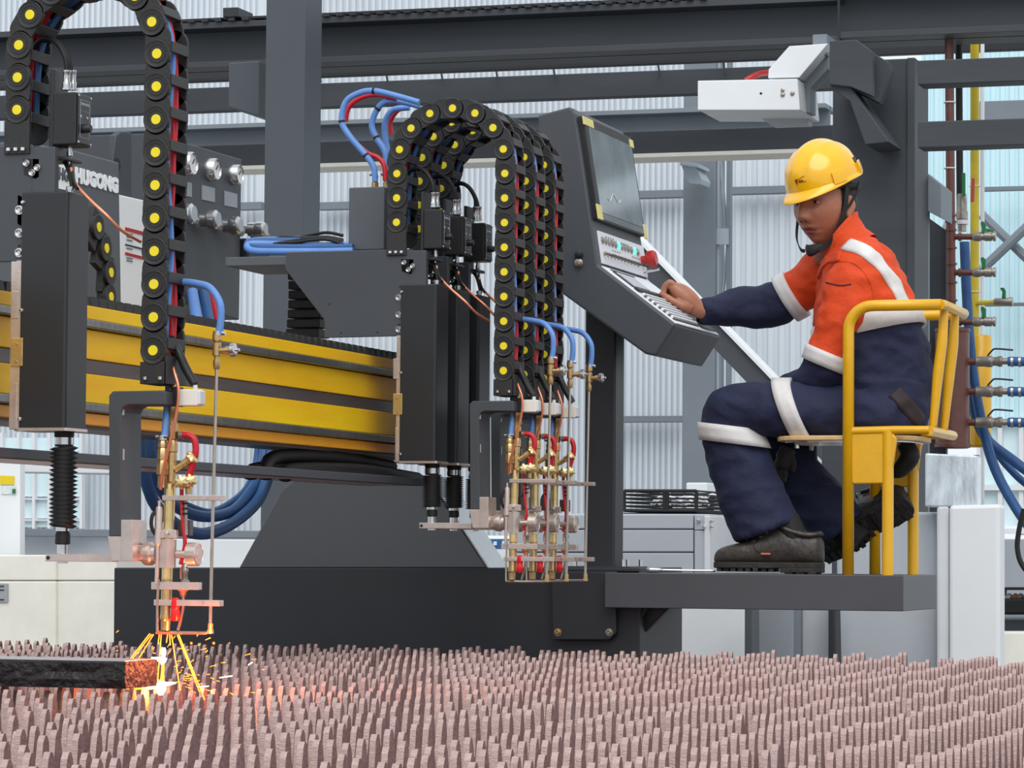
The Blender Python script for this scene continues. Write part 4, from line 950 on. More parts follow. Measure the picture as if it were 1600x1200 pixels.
# ---------------------------------------------------------------- control boxes
def make_box():
    t = thing('height_control_box', '', 'control box', A1(100, 230), 'height control boxes')
    def p(px, py, dy=-.035): return A1(px, py, dy)
    x0, x1 = p(82, 180).x, p(119, 180).x; z1, z0 = p(100, 144).z, p(100, 226).z; Y = S1 - .035; Y2 = S1 + .034
    MB().box((x0, Y, z0), (x1, Y2, z1)).build('box_body', M_BLACK, t, bevel=.003)
    MB().box((x1, Y + .004, z0 + .004), (x1 + .003, Y2 - .004, z1 - .004)).build('face_plate', M_BLACKM, t, bevel=.001)
    fr = MB(); xf = x1 + .003
    for (a, b) in (((Y + .012, z0 + .016), (Y2 - .012, z0 + .0168)), ((Y + .012, z1 - .014), (Y2 - .012, z1 - .0148)), ((Y + .012, z0 + .016), (Y + .0128, z1 - .014)), ((Y2 - .0128, z0 + .016), (Y2 - .012, z1 - .014)), ((Y + .012, z1 - .036), (Y2 - .012, z1 - .0364))):
        fr.box((xf - .0004, a[0], a[1]), (xf + .0006, b[0], b[1]))
    o = fr.build('face_print', M_LGREY, t); o['kind'] = 'stuff'; o['label'] = 'thin grey lines printed on the face'
    tx = MB()
    for k in range(5): tx.box((xf - .0004, Y + .016 + k * .008, z1 - .024), (xf + .0006, Y + .021 + k * .008, z1 - .019))
    o = tx.build('face_lettering', M_LGREY, t); o['kind'] = 'stuff'; o['label'] = 'tiny grey lettering on the face'
    for dy in (.014, .044): MB().lathe((xf, Y + dy, z0 + .058), (1, 0, 0), [(0, .003), (.002, .003)], 8).build('indicator', M_LGREY, t, True)
    MB().lathe((xf, Y + .022, z0 + .034), (1, 0, 0), [(0, .0085), (.004, .0095), (.018, .0085), (.02, .007)], 14).build('dial_knob', M_BLACK, t, True)
    for (dy, zz) in ((.006, z0 + .006), (.063, z0 + .006), (.006, z1 - .006), (.063, z1 - .006)): MB().lathe((xf, Y + dy, zz), (1, 0, 0), [(-.001, .0025), (.001, .0025)], 8).build('face_screw', M_STEEL, t, True)
    # mounting angle
    MB().box((x0 - .012, Y + .01, z0 - .026), (x0 - .003, Y2 + .01, z1 + .05)).build('mount_plate', M_BLACKM, t, bevel=.002)
    MB().box((x0 - .1, Y + .01, z0 - .03), (x0 + .03, Y2 + .01, z0 - .022)).build('mount_foot', M_BLACKM, t, bevel=.002)
    MB().prism([p(34, 246, -.045), p(62, 247, -.045), p(62, 277, -.045), p(56, 281, -.045), p(36, 275, -.045)], (0, .006, 0)).build('mount_flange', M_BLACKM, t, bevel=.002)
    for (px, py) in ((42, 255), (62 - 3, 262), (51, 270)): MB().lathe(A1(px, py, -.046), (0, -1, 0), [(0, .007), (.003, .007), (.003, .0055), (.008, .0055), (.006, .003)], 10).build('flange_bolt', M_STEEL, t, True)
    # plugs
    for (px, dy, s_) in ((104, -.015, 1.0), (114, .012, .8)):
        q = A1(px, 141, dy); MB().lathe(q, (0, 0, 1), [(0, .011 * s_), (.004, .011 * s_), (.004, .0085 * s_), (.014, .0095 * s_), (.018, .0075 * s_), (.034, .0075 * s_), (.036, .0088 * s_), (.04, .0088 * s_), (.041, .005 * s_)], 14).build('plug', M_STEEL, t, True)
    MB().tube([A1(104, 112, -.015), A1(103, 92, -.015), A1(92, 70, -.01), A1(76, 60, 0), A1(60, 66, .01), A1(48, 84, .02)], .0058, 10, sub=7).build('plug_cable', M_RUB, t, True)
    MB().tube([A1(113, 114, .012), A1(108, 92, .012), A1(96, 72, .015), A1(78, 63, .02), A1(60, 70, .03)], .0038, 8, sub=7).build('plug_cable', M_RUB, t, True)
    q = A1(109, 233, .0); MB().lathe(q, (0, 0, -1), [(-.006, .005), (.006, .005), (.006, .0065), (.014, .0065), (.016, .004), (.03, .0035)], 12).build('signal_plug', M_STEEL, t, True)
    MB().tube([A1(110, 250), A1(111, 262), A1(116, 285, -.01), A1(121, 295, -.02)], .0034, 8).build('signal_cable', M_RUB, t, True)
    MB().tube([A1(111, 262, -.002), A1(116, 284, -.005), A1(136, 308, -.02), A1(165, 335, -.03), A1(190, 360, -.01), A1(220, 378, .03)], .0034, 8, sub=7).build('copper_capillary', M_COPPER, t, True)
    MB().tube([A1(62, 232, .02), A1(85, 244, .02), A1(104, 258, .0), A1(113, 292, -.01)], .0045, 8).build('signal_cable', M_RUB, t, True)
    return t
cb = make_box(); boxes = [cb]
for i in range(1, 4):
    c = copy_tree(cb); c.location = cb.location + V(0, STN[i] - S1, 0); boxes.append(c)
for c, l in zip(boxes, ['black height control box with knob beside the lettered cover', 'front black control box inside the chain arch', 'middle black control box inside the chain arch', 'right black control box inside the chain arch']): c['label'] = l

# ---------------------------------------------------------------- carriages on the beam
def carriage(i, lab):
    Yf = STN[i] - .045; dY = STN[i] - S1
    t = thing('torch_carriage', lab, 'carriage', (-2.95, Yf, zs[-1]), 'torch carriages')
    s2 = i > 0
    f = lambda x, y, yy=8.29 - .045: at(x, y, Y=yy) + V(0, (STN[i] - 8.29), 0)
    MB().prism([f(445, 420), f(447, 394), f(640, 389), f(634, 525), f(507, 528), f(507, 500)], (0, .008, 0)).build('gusset_plate', M_GREY2 if False else M_GREY, t, bevel=.002)
    x1 = f(640, 389).x
    MB().box((x1 - .35, Yf + .008, f(500, 392).z - .008), (x1 + .004, Yf + (.5 if s2 else .14), f(500, 392).z)).build('top_plate', M_GREY, t, bevel=.002)
    dep = .5 if s2 else .14
    for j in ((1, 2, 3) if s2 else (0,)):
        yj = STN[j] - .045
        MB().box((x1 - .004, yj, f(640, 475).z), (x1 + .047, yj + .02, f(640, 389).z - .004)).build('front_plate', M_GREY, t, bevel=.002)
    for y in (465, 492, 515):
        q = f(623, y); MB().lathe(q, (0, -1, 0), [(0, .0095), (.002, .0095), (.002, .006), (.006, .006), (.004, .0035)], 14).build('plate_bolt', M_STEEL, t, True)
    for (x, y) in ((515, 475), (533, 520), (590, 519)): MB().lathe(f(x, y), (0, -1, 0), [(-.002, .0025), (.0008, .0025)], 8).build('small_hole', M_RUB, t)
    xs0 = at(634, 500, Y=8.24).x
    z = lambda y: at(626, y, Y=8.24).z
    MB().box((xs0 - .038 + .012 * s2, Yf - .002, z(722)), (xs0 - .013, Yf + dep, z(525))).build('slide_plate', M_ALU, t, bevel=.001)
    MB().box((xs0 - .035, Yf - .004, z(592)), (xs0 - .02, Yf + dep * .5, z(560))).build('upper_runner', M_ALU, t, bevel=.001)
    MB().box((xs0 - .034, Yf - .006, z(648)), (xs0 - .008, Yf + dep * .5, z(615))).build('middle_runner', M_BRASS, t, bevel=.001)
    for yy in (622, 643): MB().lathe((xs0 - .022, Yf - .006, z(yy)), (0, -1, 0), [(0, .003), (.002, .003)], 8).build('runner_screw', M_STEEL, t, True)
    MB().box((xs0 - .028, Yf - .003, z(722)), (xs0 - .02, Yf + dep * .4, z(668))).build('lower_runner', M_ALU, t, bevel=.001)
    return t, f
carriage(0, 'grey bolted torch carriage at the left edge of the beam')
c2, f2 = carriage(1, 'large grey torch carriage with sloped gusset at the far end')
# second gusset plates in line behind (seen between the control boxes)
q0 = at(545, 293, Y=8.4); q1 = at(600, 390, Y=8.4)
jb = thing('junction_box', 'tall grey junction box on the far carriage beside the chains', 'junction box', at(570, 391, Y=8.42))
MB().box((q0.x, 8.4, q1.z), (q1.x, 8.52, q0.z)).build('box_body', M_GREY2, jb, bevel=.003)
for px in (586, 604): 
    q = at(px, 292, Y=8.46); MB().lathe(q, (0, 0, 1), [(-.01, .01), (.012, .01), (.012, .0075), (.02, .0075), (.024, .009), (.032, .009)], 10).build('hose_fitting', M_BRASSD, jb, True)
    MB().tube([q + V(-.014, -.005, .034), q + V(.008, -.005, .036)], .0045, 8, smooth=False).build('clip_screw', M_STEEL, jb, True)
# shelf and bundled hoses behind it
sh = thing('hose_shelf', 'grey shelf holding bundled blue hoses', 'shelf', at(450, 410, Y=8.5))
a = at(352, 402, Y=8.32); b = at(548, 412, Y=8.32)
MB().box((a.x, 8.32, b.z), (b.x, 8.6, a.z)).build('shelf_plate', M_GREY2, sh, bevel=.002)
for k, (y, r, mm_, lb) in enumerate(((393, .010, M_BLUE, 'front blue hose on the shelf'), (387, .010, M_BLUED, 'second blue hose on the shelf'), (383, .008, M_BLUE, 'upper blue hose on the shelf'))):
    yy = 8.36 + .025 * k
    P = [at(552, y - 1, Y=yy), at(500, y, Y=yy), at(440, y, Y=yy), at(396, y - 1, Y=yy), at(386, y - 8 + 2 * k, Y=yy + .02), at(400, y - 12 + 2 * k, Y=yy + .04), at(470, y - 10, Y=yy + .05)]
    tag(MB().tube(P, r, 10).build('shelf_hose', mm_, None, True, origin=P[2]), lb, 'hose', 'blue hoses on the shelf')
for k in range(4):
    yy = 8.40 + .02 * k; rnd = random.Random(k)
    P = [at(x, 380 - 3 * k + rnd.uniform(-3, 3) - (5 if 470 < x < 520 else 0), Y=yy) for x in range(392, 560, 24)]
    tag(MB().tube(P, .0045, 8).build('shelf_cable', M_RUB, None, True, origin=P[2]), ['lowest black cable lying on the shelf hoses', 'second black cable lying on the shelf hoses', 'third black cable lying on the shelf hoses', 'topmost black cable lying on the shelf hoses'][k], 'cable')
# blue and red hose loops beside the far chain arch
for k, (pts, mm_, lb, yy) in enumerate((([(586, 284), (584, 262), (572, 243), (548, 215), (534, 190), (540, 160), (560, 146), (584, 142), (620, 150), (655, 160)], M_BLUE, 'outer blue hose loop left of the chain arch', 8.40),
        ([(604, 284), (602, 240), (588, 215), (581, 195), (590, 170), (606, 158), (632, 160), (655, 166)], M_BLUE, 'inner blue hose loop left of the chain arch', 8.46),
        ([(607, 240), (602, 215), (602, 190), (614, 172), (640, 168)], M_BLUE, 'innermost short blue hose loop left of the chain arch', 8.52),
        ([(602, 282), (600, 258), (590, 246), (575, 240), (558, 226)], M_RED, 'lower red hose joining the outer blue loop', 8.42),
        ([(612, 210), (610, 190), (622, 172), (640, 168)], M_RED, 'red hose tucked behind the chain arch', 8.55),
        ([(540, 190), (545, 168), (562, 154), (588, 148), (620, 154)], M_RED, 'red hose under the outer blue loop', 8.45))):
    P = [at(x, y, Y=yy) for x, y in pts]
    tag(MB().tube(P, .0085 if mm_ is M_BLUE else .007, 10, sub=7).build('hose_loop', mm_, None, True, origin=P[0]), lb, 'hose')
    if k < 2:
        for j in (2, 4, 7):
            if j < len(P) - 1:
                d = (P[j + 1] - P[j - 1]).normalized(); tag(MB().lathe(P[j] - d * .003, d, [(0, .0095), (.006, .0095)], 12).build('cable_tie', M_RUB, None, True, origin=P[j]),
                    ('black tie low on the ', 'black tie on the bend of the ', 'black tie high on the ')[(2, 4, 7).index(j)] + ('outer', 'inner')[k] + ' blue hose loop', 'cable tie')
# heavy cable chain dropping behind the far gusset
ch = thing('drop_chain', 'dark cable chain hanging behind the sloped gusset', 'cable chain', at(470, 520, Y=8.9))
for k in range(9):
    q = at(472 + 4 * math.sin(k * .4), 400 + k * 15, Y=8.62)
    MB().box(q + V(-.05, 0, -.0118), q + V(.05, .09, .0118)).build('link', M_CHAIN, ch, bevel=.003)
# small drag chain behind the left lift
c3 = thing('small_drag_chain', 'small black drag chain with yellow caps behind the near lift cover', 'cable chain', at(170, 470, X=-3.22), None)
for (px, py, a) in ((152, 355, -.55), (164, 388, -.35), (171, 426, -.12), (171, 464, 0)):
    q = at(px, py, X=-3.2) - parent_loc(c3)
    d = MB(); d.lathe((0, 0, 0), (1, 0, 0), [(-.012, .03), (.004, .03), (.005, .028), (.004, .024)], 22); d.box((-.02, -.028, -.05), (-.004, .028, .04))
    o = d.build('link', M_CHAIN, None, True); o.parent = c3; o.location = q; o.rotation_euler = (a, 0, 0)
    cc = MB(); cc.lathe((.003, 0, 0), (1, 0, 0), [(0, .0115), (.003, .0115)], 16); oc = cc.build('yellow_cap', M_YCAP, None, True); oc.parent = o
# ================================================================== YELLOW CHAIR
YN, YFAR = 9.202, 9.60; YM = (YN + YFAR) / 2
chair = thing('steel_chair', 'bright yellow tubular steel chair bolted to the platform', 'chair', V(at(1380, 896, Y=YM).x, YM, ZPF))
XF = at(1324, 896, Y=YN).x; XR_ = at(1387, 896, Y=YN).x; XBK = at(1470, 478, Y=YN).x
zarm = at(1400, 477, Y=YN).z; zseat = at(1400, 672, Y=YN).z
rT = .0165
for Y in (YN, YFAR):
    # front upright, bent into the armrest
    xf = XF + .002
    P = [(xf, Y, ZPF)]; P += [(xf, Y, zarm - .075)]
    for a in range(10, 90, 10): P.append((xf + .07 - .07 * math.cos(math.radians(a)), Y, zarm - .07 + .07 * math.sin(math.radians(a))))
    P += [(xf + .075, Y, zarm), (XBK, Y, zarm)]
    MB().tube(P, rT, 12, smooth=False).build('front_leg', M_YCHAIR, chair, 'all')
    MB().tube([(XR_, Y, ZPF), (XR_, Y, zseat - .004)], rT, 12, smooth=False).build('rear_leg', M_YCHAIR, chair, True)
    # cheek plate
    f = lambda px, py: at(px, py, Y=YN) + V(0, Y - YN - .008, 0)
    MB().prism([f(1320, 671), f(1395, 676), f(1402, 684), f(1394, 745), f(1386, 756), f(1334, 757), f(1326, 748)], (0, .016, 0)).build('cheek_plate', M_YCHAIR, chair, True, .005, 3)
    # seat rail
    MB().tube([f(1322, 674) + V(0, .008, 0), f(1400, 672) + V(0, .008, 0), f(1452, 672) + V(0, .008, 0)], .0125, 12, smooth=False).build('seat_rail', M_YCHAIR, chair, True)
MB().tube([(XBK - .003, YN, zarm), (XBK + .004, YN + .03, zarm), (XBK + .004, YFAR - .03, zarm), (XBK - .003, YFAR, zarm)], rT * .95, 12, smooth=False).build('back_top_rail', M_YCHAIR, chair, True)
xs_ = at(1452, 672, Y=YN).x
MB().tube([(xs_, YN - .004, zseat - .002), (xs_, YFAR, zseat - .002)], .014, 12, smooth=False).build('back_seat_rail', M_YCHAIR, chair, True)
for k, (yy) in enumerate((YN + .055, YN + .24)):
    MB().tube([(XBK, yy, zarm - .004), (XBK - .006, yy, zarm - .1), (XBK - .018, yy, zarm - .2), (xs_, yy, zseat)], [.011, .0155, .0155, .010], 10, sub=6).build('back_slat', M_YCHAIR, chair, 'all')
M_WOOD = mat('pale_plywood', (214, 180, 128), .5, 0, .12, 20, stretch=(1, 1, 8))
zs1 = at(1300, 684, Y=YM).z; zs0 = zs1 - .014
x0, x1s = at(1224, 690, Y=YM).x, at(1448, 690, Y=YM).x
seat = []
for a in range(0, 360, 12):
    ca, sa = math.cos(math.radians(a)), math.sin(math.radians(a))
    e = lambda v: math.copysign(abs(v) ** .5, v)
    seat.append(((x0 + x1s) / 2 + (x1s - x0) / 2 * e(ca), YM + .205 * .93 * e(sa), zs0))
MB().prism(seat, (0, 0, .014)).build('seat_board', M_WOOD, chair, bevel=.003)
MB().prism([(p[0] * .9 + .1 * (x0 + x1s) / 2, YM + (p[1] - YM) * .86, zs0 - .004) for p in seat], (0, 0, .004)).build('seat_pan', M_STEEL, chair)
pb = at(1245, 698, Y=YM - .1)
for yy in (YM - .1, YM + .1): MB().cyl((pb.x, yy, zs0 - .02), (pb.x, yy, zs0 - .003), .007, 8).build('seat_bolt', M_STEEL, chair, True)
tag(MB().tube([at(1412, 692, Y=YM), at(1422, 712, Y=YM), at(1405, 735, Y=YM), at(1390, 738, Y=YM)], [.022, .03, .024, .01], 12).build('tool_pouch', M_RUB, None, 'all', origin=at(1410, 735, Y=YM)), 'black pouch hanging under the yellow chair seat', 'pouch')

# ================================================================== WHITE HOUSING UNDER THE GIRDER
YH = 14.35
wh = thing('sensor_housing', 'white sheet metal housing on an arm under the overhead girder', 'housing', at(1170, 172, Y=YH))
MB().pY([(1090, 126), (1246, 123), (1250, 172), (1090, 172)], YH, .42).build('housing_box', M_WHITE, wh, bevel=.004)
MB().pY([(1200, 122), (1201, 108), (1233, 72), (1294, 68), (1249, 121)], YH + .02, .12).build('housing_arm', M_WHITE, wh, bevel=.003)
MB().box(at(1270, 70, Y=YH + .1) + V(0, 0, -.05), at(1292, 60, Y=YH + .1) + V(0, .7, .02)).build('girder_hook', M_STEELL, wh)
MB().pY([(1250, 126), (1294, 80), (1294, 108), (1266, 138), (1266, 176), (1250, 176)], YH + .14, .12).build('arm_web', M_STEELL, wh, bevel=.003)
MB().pY([(1182, 180), (1262, 176), (1262, 194), (1205, 196)], YH + .3, .1).build('housing_tray', M_LGREY, wh, bevel=.002)
for (x, y) in ((1223, 148), (1238, 146), (1223, 141)): MB().lathe(at(x, y, Y=YH), (0, -1, 0), [(0, .011 if y > 145 else .008), (.006, .009), (.008, .004)], 12).build('housing_bolt', M_VALVE, wh, True)
MB().lathe(at(1189, 146, Y=YH), (0, -1, 0), [(-.002, .006), (.001, .006)], 12).build('housing_hole', M_RUB, wh)
MB().tube([at(1165, 126, Y=14.6), at(1185, 116, Y=14.6), at(1206, 113, Y=14.5)], .014, 8).build('red_cable', M_REDP, wh, True)

# ================================================================== GAS MANIFOLD AT THE RIGHT
YG = 15.15
def G(px, py, dy=0.0): return at(px, py, Y=YG + dy)
m_ = 335.0
mf = thing('brown_manifold', 'brown gas manifold pipe with side valves above a brown tank', 'manifold', G(1488, 752))
MB().tube([G(1483, 50), G(1487, 515)], 7.2 / m_, 16, smooth=False).build('riser', M_BROWN, mf, True)
for y in (335, 345, 358, 386, 411, 440, 468, 492): MB().lathe(G(1484 + (y - 130) * .0085, y), (0, 0, -1), [(0, 9.2 / m_), (3.0 / m_, 9.2 / m_)], 16).build('coupling', M_BROWN, mf, True)
tk = MB(); tk.lathe(G(1488, 512), (0, 0, -1), [(0, 24 / m_), (.006, 28 / m_), (.02, 28.5 / m_), (.024, 27 / m_), (.54, 27 / m_), (.545, 28.5 / m_), (.56, 28.5 / m_), (.565, 24 / m_)], 28); tk.build('tank', M_BROWN, mf, True)
MB().lathe(G(1487, 711), (0, 0, -1), [(0, 5 / m_), (10 / m_, 5 / m_), (10 / m_, 5.5 / m_), (40 / m_, 5.5 / m_)], 12).build('drain_valve', M_VALVE, mf, True)
MB().box(G(1489, 741, -.02), G(1500, 734, -.02) + V(0, .02, 0)).build('drain_handle', M_GREEN, mf, bevel=.002)
for (y, xe) in ((370, 1556), (426, 1558), (503, 1558)):
    x0_ = 1487
    MB().tube([G(x0_, y), G(1522, y)], 4.8 / m_, 12, smooth=False).build('side_pipe', M_BROWN, mf, True)
    MB().lathe(G(1498, y), (1, 0, 0), [(0, 7 / m_), (4 / m_, 7 / m_)], 12).build('coupling', M_BROWN, mf, True)
    MB().lathe(G(1520, y), (1, 0, 0), [(0, 6 / m_), (4 / m_, 7.5 / m_), (12 / m_, 7.5 / m_), (13 / m_, 6 / m_), (18 / m_, 6 / m_), (19 / m_, 7.5 / m_), (30 / m_, 7.5 / m_), (30 / m_, 5 / m_), (32 / m_, 5 / m_), (32 / m_, 7.8 / m_), (36 / m_, 7.8 / m_)], 12).build('ball_valve', M_VALVE, mf, True)
    f = lambda a, b: G(a, b, -.01)
    MB().prism([f(1533, y - 6), f(1540, y - 6), f(1540, y - 21), f(1535, y - 25), f(1532, y - 22), f(1534, y - 12)], (0, .02, 0)).build('valve_handle', M_GREEN, mf, bevel=.002)
vx = thing('spare_valve', 'lone steel valve with green lever on a thin rail', 'valve', G(1570, 472, .4))
MB().lathe(G(1553, 472, .4), (1, 0, 0), [(0, 5 / m_), (3 / m_, 6.5 / m_), (24 / m_, 6.5 / m_), (24 / m_, 7.5 / m_), (30 / m_, 7.5 / m_)], 12).build('valve_body', M_VALVE, vx, True)
f = lambda a, b: G(a, b, .39)
MB().prism([f(1565, 466), f(1571, 466), f(1571, 454), f(1568, 449), f(1562, 450), f(1566, 456)], (0, .02, 0)).build('valve_handle', M_GREEN, vx, bevel=.002)
MB().tube([G(1523, 474, .5), G(1556, 472, .4)], 4 / m_, 10, smooth=False).build('link_pipe', M_YPIPE, vx, True)
MB().prism([f(1540, 356), f(1556, 361), f(1556, 368), (f(1540, 366))], (0, .03, 0)).build('green_cap', M_GREEN, vx, bevel=.003)
for k, y in enumerate((565, 612, 660)):
    MB().tube([G(1510, y), G(1526, y)], 5.5 / m_, 12, smooth=False).build('outlet_pipe', M_BROWN, mf, True)
    MB().lathe(G(1524, y), (1, 0, 0), [(0, 6 / m_), (2 / m_, 8 / m_), (15 / m_, 8 / m_), (18 / m_, 9 / m_), (26 / m_, 9 / m_), (28 / m_, 7 / m_), (34 / m_, 7 / m_), (36 / m_, 8.5 / m_), (42 / m_, 8.5 / m_), (43 / m_, 5 / m_), (60 / m_, 5 / m_)], 14).build('outlet_valve', M_VALVE, mf, True)
    MB().tube([G(1543, y - 9), G(1549, y - 16), G(1556, y - 20), G(1583, y - 18)], 1.6 / m_, 6).build('outlet_lever', M_DARK, mf, True)
    hs = MB().tube([G(1575, y), G(1620, y + 1), G(1900, y + 14)], 7.5 / m_, 12).build('outlet_hose', M_BLUED, mf, True)
    for px in (1580, 1592): MB().lathe(G(px, y), (1, 0, 0), [(0, 8.6 / m_), (4 / m_, 8.6 / m_)], 14).build('hose_clip', M_STEEL, mf, True)
# yellow line
yl = thing('yellow_gas_line', 'yellow gas pipe with a yellow tank behind the brown manifold', 'pipe', G(1528, 752, .5))
MB().tube([G(1523, 56, .5), G(1523, 530, .5)], 7.2 / m_, 14, smooth=False).build('riser', M_YPIPE, yl, True)
MB().lathe(G(1530, 524, .5), (0, 0, -1), [(0, 18 / m_), (.008, 20 / m_), (.53, 20 / m_), (.54, 16 / m_)], 24).build('tank', M_YCHAIR, yl, True)
MB().lathe(G(1526, 711, .5), (0, 0, -1), [(0, 5 / m_), (12 / m_, 4 / m_), (12 / m_, 5.5 / m_), (42 / m_, 5.5 / m_)], 12).build('drain_valve', M_VALVE, yl, True)
for y in (290, 455): MB().lathe(G(1523, y, .5), (0, 0, -1), [(0, 9 / m_), (2 / m_, 9 / m_)], 14).build('pipe_clip', M_OFFW, yl, True)
bk = thing('black_pipe', 'black pipe with steel valve between brown and yellow pipes', 'pipe', G(1500, 520, .25))
MB().tube([G(1498, 52, .25), G(1500, 340, .25)], 5.5 / m_, 12, smooth=False).build('riser', M_RUB, bk, True)
MB().lathe(G(1503, 303, .2), (0, 0, -1), [(0, 7 / m_), (.03, 8 / m_), (.08, 8 / m_), (.085, 9.5 / m_), (.12, 9.5 / m_), (.125, 7 / m_), (.18, 7 / m_)], 14).build('gate_valve', M_VALVE, bk, True)
MB().lathe(G(1504, 344, .2), (0, 0, -1), [(0, 9.5 / m_), (.02, 9.5 / m_)], 14).build('white_union', M_OFFW, bk, True)
MB().prism([G(1503, 270, .15), G(1508, 270, .15), G(1508, 306, .15), G(1503, 306, .15)], (0, .015, 0)).build('green_lever', M_GREEN, bk, bevel=.002)
MB().prism([G(1518, 278, .15), G(1523, 278, .15), G(1522, 314, .15), G(1516, 316, .15)], (0, .015, 0)).build('red_lever', mat('orange_lever', (170, 70, 40), .4, 0, .05), bk, bevel=.002)
tag(MB().tube([G(1535, 64, .8), G(1535, 900, .8)], 3.5 / m_, 10, smooth=False).build('white_conduit', M_WHITE, None, True, origin=G(1535, 300, .8)), 'slim white conduit right of the yellow pipe', 'conduit')
for y in (160, 263): tag(MB().torus(G(1484, y), (0, 0, 1), 8.5 / m_, 1.2 / m_, 18, 6).build('pipe_ring', M_OFFW, None, True, origin=G(1484, y)), ('white ring high on the brown pipe', 'white ring lower on the brown pipe')[y > 200], 'pipe clip')
for k, (pts, r, mm_, lb) in enumerate((([(1507, 378), (1510, 450), (1516, 540), (1528, 630), (1550, 720), (1585, 790), (1640, 870), (1690, 960), (1720, 1060)], 8, M_BLUED, 'dark blue hose falling from the gate valve to the right'),
     ([(1518, 612), (1526, 655), (1545, 690), (1590, 725), (1650, 775), (1700, 880), (1720, 1040)], 8.5, M_BLUED, 'blue hose curving out to the right from behind the tank'), ([(1530, 655), (1556, 705), (1590, 745), (1650, 800), (1690, 900), (1710, 1050)], 6, M_BLUED, 'lower blue hose below the tank outlets'))):
    P = [G(x, y, .12 + .13 * k) for x, y in pts]; tag(MB().tube(P, r / m_, 12, sub=7).build('supply_hose', mm_, None, True, origin=P[0]), lb, 'hose')
tag(MB().tube([G(1600, 795, -.2), G(1592, 830, -.2), G(1590, 860, -.2), G(1602, 890, -.2), G(1650, 940, -.2), G(1700, 1040, -.2)], 4 / m_, 10).build('black_hose', M_RUB, None, True, origin=G(1592, 830, -.2)), 'thin black hose at the right edge', 'hose')
tag(MB().tube([G(1462, 470, .5), G(1478, 380, .5), G(1486, 345, .5)], [18 / m_, 14 / m_, 9 / m_], 14).build('grey_elbow_duct', M_LGREY, None, True, origin=G(1470, 420, .5)), 'pale grey curved duct behind the brown pipe', 'duct')

# ================================================================== CUTTING FLAME AND SPARKS
def emis(name, c, s):
    m = bpy.data.materials.new(name); m.use_nodes = True; n = m.node_tree.nodes; l = m.node_tree.links
    p = n['Principled BSDF']; p.inputs['Base Color'].default_value = (*lin(c), 1); p.inputs['Emission Color'].default_value = (*lin(c), 1)
    t = n.new('ShaderNodeTexNoise'); t.inputs['Scale'].default_value = 60
    mr = n.new('ShaderNodeMapRange'); mr.inputs['To Min'].default_value = s * .7; mr.inputs['To Max'].default_value = s * 1.3
    l.new(t.outputs['Fac'], mr.inputs['Value']); l.new(mr.outputs['Result'], p.inputs['Emission Strength']); return m
E_WHITE = emis('white_hot', (255, 236, 180), 9); E_OR = emis('orange_glow', (255, 130, 40), 3.0); E_RED = emis('red_glow', (255, 70, 30), 1.5); E_BL = emis('blue_preheat', (190, 210, 255), 2.2)
fl_ = thing('cutting_flame', 'white-hot cutting flame and glowing slag under the near torch', 'flame', A1(254, 1080))
def Fp(px, py, dy=0.0): return A1(px, py, dy)
MB().lathe(Fp(255.5, 1012), (0, 0, -1), [(0, .004), (.008, .0055), (.013, .005), (.02, .002)], 12).build('preheat_cone', E_BL, fl_, True)
MB().lathe(Fp(254, 1026), (0, 0, -1), [(0, .003), (.004, .009), (.009, .007), (.016, .002)], 12).build('upper_flame', E_WHITE, fl_, True)
MB().tube([Fp(237, 1028), Fp(246, 1030), Fp(256, 1031)], [.002, .004, .003], 8).build('kerf_glow', E_WHITE, fl_, True)
MB().tube([Fp(255, 1036), Fp(254, 1052), Fp(253, 1070)], [.003, .0035, .005], 8).build('flame_jet', E_OR, fl_, True)
MB().tube([Fp(253, 1064), Fp(252, 1076), Fp(251, 1086)], [.006, .010, .004], 10).build('lower_flame', E_WHITE, fl_, 'all')
MB().tube([Fp(226, 1077), Fp(238, 1073), Fp(252, 1070), Fp(275, 1067)], [.002, .0045, .005, .001], 8).build('slag_stream', E_WHITE, fl_, True)
MB().tube([Fp(196, 1076), Fp(212, 1076), Fp(232, 1075)], [.001, .0022, .0025], 8).build('hot_edge', E_OR, fl_, True)
# fan of glowing streams from the nozzle ring
k = 0
for (x0_, y0_, x1_, y1_) in ((234, 990, 203, 1030), (237, 991, 207, 1029), (240, 991, 216, 1030), (249, 991, 247, 1006), (252, 991, 246, 1068), (265, 991, 266, 1008), (268, 992, 284, 1094), (279, 991, 320, 1094), (277, 992, 312, 1082), (280, 993, 305, 1062), (262, 990, 260, 1004)):
    dy = random.uniform(-.02, .0)
    MB().tube([Fp(x0_, y0_, dy * .3), Fp(x1_, y1_, dy)], .0011, 6, smooth=False).build('spark_stream', E_OR, fl_, True)
MB().torus(Fp(258, 989), (0, 0, 1), .017, .0022, 24, 6).build('nozzle_ring', E_RED, fl_, True)
tl = bpy.data.lights.new('flame_light', 'POINT'); tl.energy = 3.2; tl.color = (1.0, .20, .07); tl.shadow_soft_size = .03
to = bpy.data.objects.new('flame_light', tl); COL.objects.link(to); to.parent = fl_; to.location = V(.12, -.04, .09)
tl = bpy.data.lights.new('under_light', 'POINT'); tl.energy = 1.1; tl.color = (1.0, .36, .07); tl.shadow_soft_size = .02
to = bpy.data.objects.new('under_light', tl); COL.objects.link(to); to.parent = fl_; to.location = V(-.02, -.02, -.004)
spk = MB(); rs = random.Random(11)
